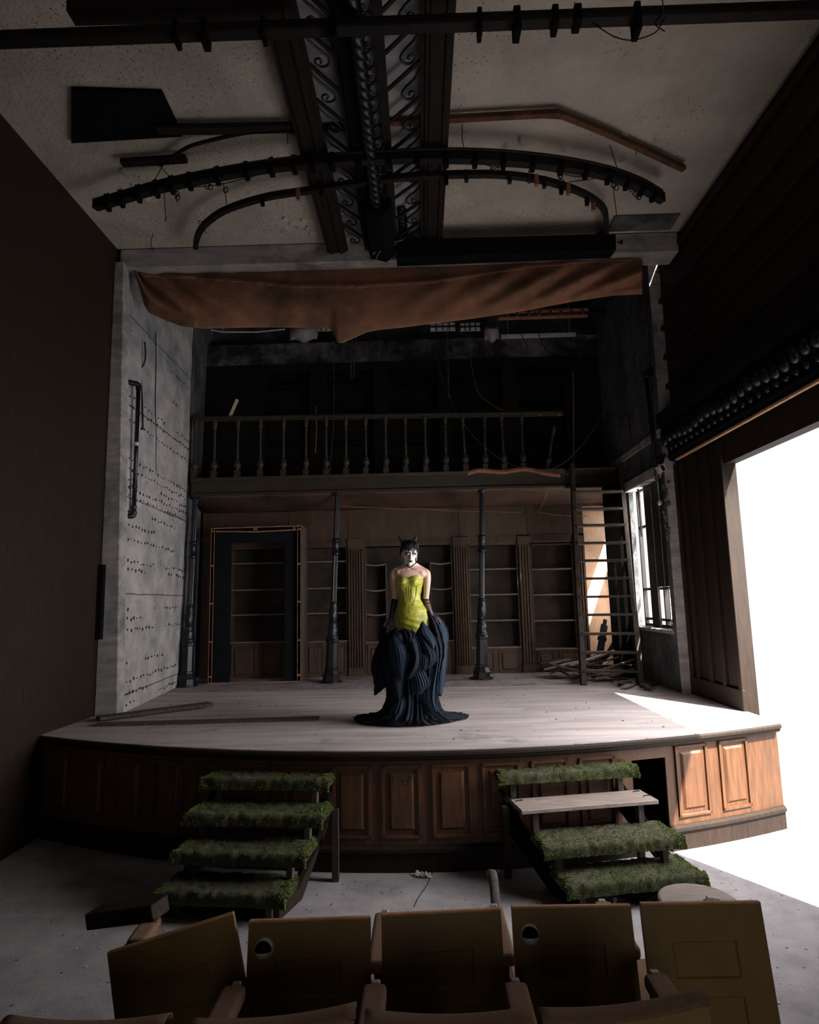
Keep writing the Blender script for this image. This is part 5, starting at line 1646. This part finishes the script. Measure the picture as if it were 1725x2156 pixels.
# head
HC = Q(862.5, 1164.5, -.035)
HM = Matrix.Translation(HC) @ Matrix.Rotation(radians(3), 4, 'Y') @ Matrix.Rotation(radians(10), 4, 'Z') @ Matrix.Rotation(radians(14), 4, 'X')


def hp_(x, y, z):
    return HM @ Vector((x, y, z))


def hball(mb, c, r, n=18, m=12):
    b = MB().ball(c, r, n, m)
    return mb.add(b.v, b.f, HM)


hball(body, (0, .018, .028), (.070, .090, .084), 24, 16)
hball(body, (0, -.014, -.020), (.061, .074, .078), 24, 16)
hball(body, (0, -.030, -.060), (.045, .055, .048), 20, 14)
hball(body, (0, -.064, -.098), (.021, .020, .018))
for sx in (-1, 1):
    hball(body, (sx * .040, -.052, -.022), (.022, .024, .019))
    hball(body, (sx * .034, -.024, -.075), (.022, .036, .026))
    hball(body, (sx * .027, -.078, .033), (.026, .013, .010))
    hball(body, (sx * .071, .012, -.004), (.007, .016, .028))
    hball(body, (sx * .010, -.094, -.034), (.008, .009, .007))
body.tube([hp_(0, -.080, .026), hp_(0, -.092, .004), hp_(0, -.103, -.020), hp_(0, -.108, -.031), hp_(0, -.094, -.040)], [.009, .0085, .009, .0105, .008], 10)
hball(body, (0, -.083, -.062), (.026, .014, .018))

sk = M['skin']
nt = sk.node_tree
bs = nt.nodes['Principled BSDF']
lnk = bs.inputs['Base Color'].links[0].from_socket
tcn = nt.nodes.new('ShaderNodeTexCoord')
sep = nt.nodes.new('ShaderNodeSeparateXYZ')
nt.links.new(tcn.outputs['Object'], sep.inputs[0])
mr = nt.nodes.new('ShaderNodeMapRange')
zj = Q(862, 1192, 0).z - ST
mr.inputs['From Min'].default_value = zj - .012
mr.inputs['From Max'].default_value = zj + .012
nt.links.new(sep.outputs['Z'], mr.inputs['Value'])
mxn = nt.nodes.new('ShaderNodeMix')
mxn.data_type = 'RGBA'
nt.links.new(mr.outputs[0], mxn.inputs['Factor'])
nt.links.new(lnk, mxn.inputs[6])
mxn.inputs[7].default_value = (0.70, 0.60, 0.57, 1)
nt.links.new(mxn.outputs[2], bs.inputs['Base Color'])
bs.inputs['Subsurface Weight'].default_value = 0.08
bs.inputs['Subsurface Radius'].default_value = (0.02, 0.01, 0.006)

PO = Vector((Q(864, 1500, 0).x, WY, ST))
person = body.build('person', 'skin', smooth=True, loc=PO)
rm = person.modifiers.new('surface', 'REMESH')
rm.mode = 'VOXEL'
rm.voxel_size = 0.0042
rm.use_smooth_shade = True
sm = person.modifiers.new('soften', 'SMOOTH')
sm.factor = 0.5
sm.iterations = 9
tag(person, 'horned woman in strapless chartreuse gown with huge black petal skirt standing on the stage', 'person')


def wear(o, parent=None):
    o.parent = parent or person
    o.matrix_parent_inverse = Matrix.Translation(PO).inverted() if not parent else Matrix.Identity(4)
    return o


# face details
for sx in (-1, 1):
    mb = MB()
    hball(mb, (sx * .030, -.0775, .008), (.024, .0125, .0135), 20, 12)
    wear(mb.build('eye_shadow', 'eyeblack', smooth=True))
    mb = MB()
    hball(mb, (sx * .029, -.0845, .007), (.0135, .0075, .0070), 18, 12)
    e = wear(mb.build('eyeball', 'eyewhite', smooth=True))
    mb = MB()
    hball(mb, (sx * .030, -.0905, .009), (.0048, .0024, .0048), 12, 8)
    wear(mb.build('iris', 'eyeblack', smooth=True))
    mb = MB().tube([hp_(sx * .012, -.093, .020), hp_(sx * .030, -.090, .036), hp_(sx * .046, -.076, .046), hp_(sx * .058, -.060, .050)], [.0022, .0042, .0036, .0012], 7)
    wear(mb.build('eyebrow', 'eyeblack', smooth=True))
    for k_, (a_, b_) in enumerate((((.020, -.090, -.006), (.015, -.091, -.030)), ((.040, -.082, -.010), (.044, -.070, -.034)), ((.050, -.072, .000), (.060, -.050, -.012)))):
        if sx > 0 and k_ == 1:
            continue
        wear(MB().tube([hp_(sx * a_[0], a_[1] - .001, a_[2]), hp_(sx * b_[0], b_[1] - .001, b_[2])], [.0022, .0008], 6).build('painted_streak', 'eyeblack'))
mb = MB()
hball(mb, (-.009, -.0945, -.0585), (.0135, .006, .0052))
hball(mb, (.009, -.0945, -.0585), (.0135, .006, .0052))
hball(mb, (0, -.094, -.0675), (.0175, .0065, .0060))
wear(mb.build('lips', 'lips', smooth=True))
# hair
random.seed(41)
hair = MB()
hv = []
hm, hn = 26, 40
for i in range(hm + 1):
    th = pi * 0.62 * i / hm
    for j in range(hn):
        ph = 2 * pi * j / hn
        d = Vector((sin(th) * cos(ph), sin(th) * sin(ph), cos(th)))
        r_ = 1 + 0.07 * noise.noise(d * 5) + 0.05 * noise.noise(d * 14)
        front = max(0, -d.y)
        p = Vector((.078 * d.x, .098 * d.y, .090 * d.z)) * r_ + Vector((0, .018, .034))
        if d.y < -0.25 and p.z < .058:
            p = Vector((p.x * .93, -.070 + .02 * abs(d.x), .058 + 0.006 * noise.noise(d * 30)))
        hv.append(p)
hair.add(hv, [(i * hn + j, (i + 1) * hn + j, (i + 1) * hn + (j + 1) % hn, i * hn + (j + 1) % hn) for i in range(hm) for j in range(hn)], HM)
wear(hair.build('hair', 'hair', smooth=True))
st_ = MB()
for k_ in range(230):
    a = random.uniform(0, 2 * pi)
    fr_ = sin(a) < -0.2
    c_ = Vector((random.uniform(-.02, .03), random.uniform(-.01, .03), .118))
    end_z = random.uniform(.040, .060) if fr_ else random.uniform(-.035, .01)
    if fr_ and cos(a) < 0:
        end_z -= .012
    rr = Vector((.083 * cos(a), .104 * sin(a) + .012, end_z))
    m1 = Vector((.066 * cos(a), .085 * sin(a) + .014, .098 + random.uniform(-.006, .012)))
    m2 = Vector((.084 * cos(a), .104 * sin(a) + .012, .075 + random.uniform(-.01, .01)))
    pp = smooth_path([HM @ c_, HM @ m1, HM @ m2, HM @ (rr + Vector((random.uniform(-.012, .012), 0, 0)))], 4)
    st_.tube(pp, [.0045 * (1 - .8 * i / (len(pp) - 1)) + .0006 for i in range(len(pp))], 5)
wear(st_.build('hair_strands', 'hair', smooth=True))
for a_, label in ((((850, 1143), (845, 1137), (840.5, 1131), (837.5, 1125)), 'left'), (((871, 1141), (874.5, 1136), (876.5, 1130), (876, 1123)), 'right')):
    P_ = smooth_path([Q(x, y, -.01) for x, y in a_], 5)
    wear(MB().tube(P_, [.021 * (1 - i / (len(P_) - 1)) ** .8 + .0012 for i in range(len(P_))], 12).build('horn', 'hair', smooth=True))
# choker, pendant, earrings
ck = smooth_path([Q(864, 1180, .055), Q(853.5, 1183, .02), Q(857, 1189.5, -.05), Q(863, 1194.5, -.075), Q(870, 1190, -.055), Q(877, 1183, .02), Q(864, 1180, .055)], 6)
wear(MB().tube(ck, [(.0055, .0035)] * len(ck), 8).build('choker', 'black', smooth=True))
mb = MB().tube([Q(863, 1195, -.082), Q(863, 1198, -.086)], .0015, 5)
mb.bar(Q(863.2, 1197, -.087), Q(862.5, 1204.5, -.092), .006, .004).bar(Q(859.3, 1199.6, -.089), Q(866.6, 1199.0, -.089), .005, .004, up=(0, -1, 0))
mb.ball(Q(863, 1199.3, -.092), .005, 8, 6)
wear(mb.build('cross_pendant', 'chrome'))
for x, y0, y1 in ((878.3, 1163, 1181), (848, 1168, 1182)):
    mb = MB().tube([Q(x, y0, -.03), Q(x - .6, (y0 + y1) / 2, -.035), Q(x - 1.0, y1, -.03)], .0018, 5)
    for k_ in range(5):
        mb.ball(Q(x - k_ * .22, y0 + 2 + k_ * (y1 - y0 - 3) / 5, -.034), .0042, 7, 5)
    wear(mb.build('earring', 'chrome'))

# bodice and gown
UP = [(1205, 0), (1216, 0)]


def gown(u, v):
    th = 2 * pi * u
    front = max(0.0, -sin(th))
    cxn = cos(th)
    ytop = 1224 - 0.0 * front
    g1 = math.exp(-((cxn * 30 - 15) / 11) ** 2)
    g2 = math.exp(-((cxn * 30 + 15) / 9.5) ** 2)
    ytop = 1222.5 - front * (11.0 * g1 + 8.5 * g2)
    if front > .5:
        ytop -= 3.0 * (front - .5) * 2 * 0.3
    y = ytop + (1342 - ytop) * v
    cx, hw, dp = tab(TORSO, max(y, 1213))
    a, b = hw * PXM + .010, dp + .013
    c_ = Q(cx, y)
    p = c_ + Vector((a * cos(th), b * sin(th), 0))
    bust = math.exp(-((y - 1225) / 9.5) ** 2) * front ** 1.2
    p.y -= bust * (.040 * (g1 + g2))
    # corset boning and silk creases
    wr = .0016 * sin(th * 9) * math.exp(-((y - 1250) / 26) ** 2)
    cr = 0.0
    if 1258 < y < 1300:
        cr = .0012 * sin(y * 1.05 + 3.5 * cxn) * front
    if y > 1300:
        cr = .0035 * sin(y * 0.45 - 5 * cxn) * front
    nvec = Vector((cos(th), sin(th), 0))
    return p + nvec * (wr + cr + .002 * noise.noise(Vector((cxn * 6, y * .12, 1))))


dress = wear(MB().grid(lambda v, u: gown(u, v), 90, 120).build('dress', 'satin', smooth=True, solid=.004))
for xs_, ys_ in (((858, 857, 859, 862), (1220, 1238, 1262, 1290)), ((866, 867, 866, 863), (1216, 1238, 1262, 1290)), ((846, 848, 851, 857), (1234, 1245, 1258, 1275)), ((878, 877, 875, 869), (1234, 1245, 1258, 1275)), ((862, 862, 862.5, 862.5), (1222, 1240, 1262, 1288))):
    P_ = []
    for x, y in zip(xs_, ys_):
        cx, hw, dp = tab(TORSO, y)
        k_ = max(-.98, min(.98, (x - cx) / (hw + 1.5)))
        g_ = math.exp(-((y - 1225) / 9.5) ** 2) * .040 * (math.exp(-((k_ * 30 - 15) / 9.5) ** 2) + math.exp(-((k_ * 30 + 15) / 9.5) ** 2))
        P_.append(Q(x, y, -(dp + .013) * sqrt(1 - k_ * k_) - g_ - .003))
    wear(MB().tube(smooth_path(P_, 5), .0032, 5).build('corset_seam', 'satinseam', smooth=True))
for sx, cxp in ((-1, 846), (1, 877)):
    P_ = []
    for k_ in range(13):
        a = pi * k_ / 12
        x, y = cxp - 13.0 * cos(a), 1224 + 9.0 * sin(a)
        cx, hw, dp = tab(TORSO, y)
        q_ = max(-.96, min(.96, (x - cx) / (hw + 1.5)))
        g_ = math.exp(-((y - 1225) / 9.5) ** 2) * .040 * (math.exp(-((q_ * 30 - 15) / 9.5) ** 2) + math.exp(-((q_ * 30 + 15) / 9.5) ** 2))
        P_.append(Q(x, y, -(dp + .013) * sqrt(1 - q_ * q_) - g_ - .002))
    wear(MB().tube(smooth_path(P_, 3), .0018, 5).build('corset_seam', 'satinseam', smooth=True))

# gloves
M['sheer'] = mat('sheer_black_net_glove', (0.03, 0.026, 0.026), (0.06, 0.05, 0.05), 0.7, 60)
M['sheer'].node_tree.nodes['Principled BSDF'].inputs['Alpha'].default_value = 0.6
for A_, hd, sd, nm in ((LA, lh_dir, -1, 'glove'), (RA, rh_dir, 1, 'glove')):
    mb = MB()
    seq = A_[5:]
    P_ = smooth_path([Q(p[0], p[1] + (2 if i == 0 else 0), d) for i, (p, d, r) in enumerate(seq)], 5)
    rs = []
    for i in range(len(P_)):
        t_ = i / 5
        k_ = min(int(t_), len(seq) - 2)
        rs.append(seq[k_][2] + (seq[k_ + 1][2] - seq[k_][2]) * (t_ - k_) + .003)
    mb.tube(P_, rs, 18)
    hand(mb, Q(*A_[-1][0], A_[-1][1]), hd, sd, .0058)
    g_ = wear(mb.build(nm, 'mesh' if sd < 0 else 'sheer', smooth=True))
    if sd > 0:
        for py_ in (1262, 1269):
            c_ = Q(898 + (py_ - 1262) * .4, py_, .015)
            ring = [c_ + Vector((.0325 * cos(a), .0325 * sin(a), .006 * sin(a + py_))) for a in [2 * pi * i / 20 for i in range(21)]]
            wear(MB().tube(ring, .0035, 6, cap=False).build('glove_band', 'black', smooth=True))
gm_ = M['mesh']
gm_.node_tree.nodes['Principled BSDF'].inputs['Alpha'].default_value = 0.95

# skirt
SK = [(1318, 868, 33.5, .13), (1340, 866, 38, .165), (1365, 865, 44, .19), (1400, 866, 50, .21), (1440, 867, 49, .215), (1470, 868, 50, .225), (1490, 867, 56, .25), (1503, 864, 68, .29)]
F0 = at(861, 1516, Z=ST)


def skirt(v, u):
    th = 2 * pi * u
    k_ = v * 1.0
    if k_ < .72:
        y = 1318 + (1503 - 1318) * (k_ / .72)
        cx, hw, dp = tab(SK, y)
        pl = (.010 + .022 * (k_ / .72)) * (sin(th * 17 + 2 * sin(y * .02)) * .6 + sin(th * 41 + 1.3) * .4)
        c_ = Q(cx, y, .02)
        return c_ + Vector(((hw * PXM + pl) * cos(th), (dp + pl) * sin(th), 0))
    t_ = (k_ - .72) / .28
    cx, hw, dp = tab(SK, 1503)
    c0 = Q(cx, 1503, .02)
    pl0 = .032 * (sin(th * 17 + 2 * sin(1503 * .02)) * .6 + sin(th * 41 + 1.3) * .4)
    p0 = c0 + Vector(((hw * PXM + pl0) * cos(th), (dp + pl0) * sin(th), 0))
    ax_ = .545 + .03 * sin(3 * th + 1) + .012 * sin(47 * th)
    ay_ = .315 + .02 * sin(4 * th) + .012 * sin(47 * th)
    p1 = Vector((F0.x + ax_ * cos(th), F0.y + ay_ * sin(th), 0))
    e = t_ ** .9
    p = p0.lerp(p1, e)
    zf = ST + .012 + .020 * (1 + sin(th * 33)) * (1 - .35 * t_)
    p.z = zf + (c0.z - zf) * (1 - t_) ** 2.6
    return p


skm = wear(MB().grid(skirt, 70, 420).build('skirt', 'navy', smooth=True, solid=.004))


def petal(L, R, dy0, dy1, bulge, m='navy', pl=36, amp=.0016, curl=.02):
    n_ = len(L) - 1

    def lerp_(T_, v):
        P_ = smooth_path([(x, y, 0) for x, y in T_], 8)
        k_ = v * (len(P_) - 1)
        i = min(int(k_), len(P_) - 2)
        return P_[i].lerp(P_[i + 1], k_ - i)
    cacheL = smooth_path([(x, y, 0) for x, y in L], 8)
    cacheR = smooth_path([(x, y, 0) for x, y in R], 8)

    def ev(C, v):
        k_ = v * (len(C) - 1)
        i = min(int(k_), len(C) - 2)
        return C[i].lerp(C[i + 1], k_ - i)

    def f(u, v):
        a, b = ev(cacheL, v), ev(cacheR, v)
        c_ = a.lerp(b, u)
        w_ = sin(pi * v) ** .6
        dy = dy0 + (dy1 - dy0) * v - bulge * sin(pi * u) * w_ + amp * sin(u * pl + 2.5 * v) * w_
        dy += curl * (abs(2 * u - 1) ** 6) * w_ * -1
        p = Q(c_.x, c_.y, dy)
        e_ = .003 * sin(v * 60) * (abs(2 * u - 1) ** 4)
        p.x += e_
        p.z = max(p.z, ST + .012)
        return p
    o = MB().grid(f, 34, 46).build('petal', m, smooth=True, solid=.007)
    o.parent = skm
    o.matrix_parent_inverse = Matrix.Identity(4)
    return o


petal([(838, 1318), (812, 1335), (795, 1358), (785, 1385), (783, 1410), (788, 1440), (788, 1463)], [(842, 1322), (836, 1345), (830, 1380), (825, 1410), (818, 1438), (804, 1453), (790, 1464)], .02, -.02, .08)
petal([(836, 1330), (815, 1345), (804, 1362), (805, 1395), (815, 1435), (828, 1460), (839, 1479)], [(848, 1335), (850, 1365), (856, 1395), (857, 1420), (853, 1445), (848, 1465), (841, 1480)], -.14, -.20, .09)
petal([(829, 1338), (821, 1352), (819, 1366), (822, 1385), (829, 1405), (838, 1422), (846, 1432)], [(834, 1341), (848, 1352), (858, 1362), (864, 1374), (861, 1390), (853, 1412), (848, 1431)], -.26, -.28, .06, 'navyedge', 46, .003)
petal([(846, 1327), (850, 1343), (858, 1362), (864, 1385), (860, 1405), (853, 1418), (856, 1431)], [(868, 1330), (879, 1345), (885, 1365), (887, 1385), (884, 1405), (876, 1419), (862, 1430)], -.24, -.29, .09, 'navy', 30, .003, .05)
petal([(849, 1324), (846, 1332), (850, 1342), (858, 1352)], [(853, 1323), (864, 1328), (872, 1336), (866, 1352)], -.22, -.30, .05, 'navy', 14, .01, .03)
petal([(889, 1308), (882, 1323), (877, 1334), (884, 1341), (894, 1351), (904, 1360), (912, 1367)], [(891, 1309), (899, 1318), (908, 1330), (914, 1340), (917, 1350), (916, 1359), (913, 1368)], -.18, -.24, .05, 'navyedge', 26, .002)
petal([(876, 1334), (880, 1350), (885, 1370), (888, 1385), (893, 1398), (897, 1409)], [(880, 1334), (897, 1344), (912, 1362), (923, 1380), (916, 1396), (899, 1410)], -.19, -.27, .06, 'navy', 30, .003)
petal([(897, 1278), (903, 1300), (915, 1330), (919, 1365), (918, 1400), (917, 1430), (921, 1465)], [(898, 1276), (916, 1290), (933, 1308), (944, 1332), (943, 1365), (938, 1425), (930, 1466)], .02, -.02, .07, 'navyedge', 12, .002, .03)
petal([(899, 1288), (905, 1310), (912, 1345), (915, 1380), (910, 1420), (908, 1460), (916, 1479)], [(902, 1286), (918, 1306), (930, 1335), (936, 1370), (929, 1410), (923, 1450), (918, 1480)], -.10, -.16, .07, 'navy', 30, .003, .05)
petal([(908, 1340), (908, 1362), (914, 1385), (914, 1410), (905, 1440), (903, 1475), (917, 1500)], [(916, 1338), (926, 1355), (928, 1380), (924, 1410), (922, 1440), (920, 1470), (920, 1500)], -.17, -.24, .05, 'navyedge', 18, .006, .05)
petal([(866, 1398), (862, 1415), (866, 1435), (868, 1458), (872, 1461)], [(884, 1396), (893, 1412), (900, 1426), (905, 1438), (886, 1462)], -.22, -.26, .05, 'navyedge', 46, .010)
petal([(887, 1378), (884, 1395), (888, 1410)], [(900, 1378), (906, 1392), (898, 1410)], -.27, -.28, .03, 'navyedge', 30, .006)
petal([(848, 1462), (826, 1488), (817, 1512), (826, 1531)], [(856, 1458), (861, 1482), (860, 1510), (850, 1533)], -.17, -.17, .06, 'navyedge', 30, .008)
petal([(866, 1458), (872, 1480), (882, 1505), (900, 1520)], [(900, 1455), (908, 1478), (925, 1500), (948, 1518)], -.16, -.16, .05, 'navy', 60, .014)
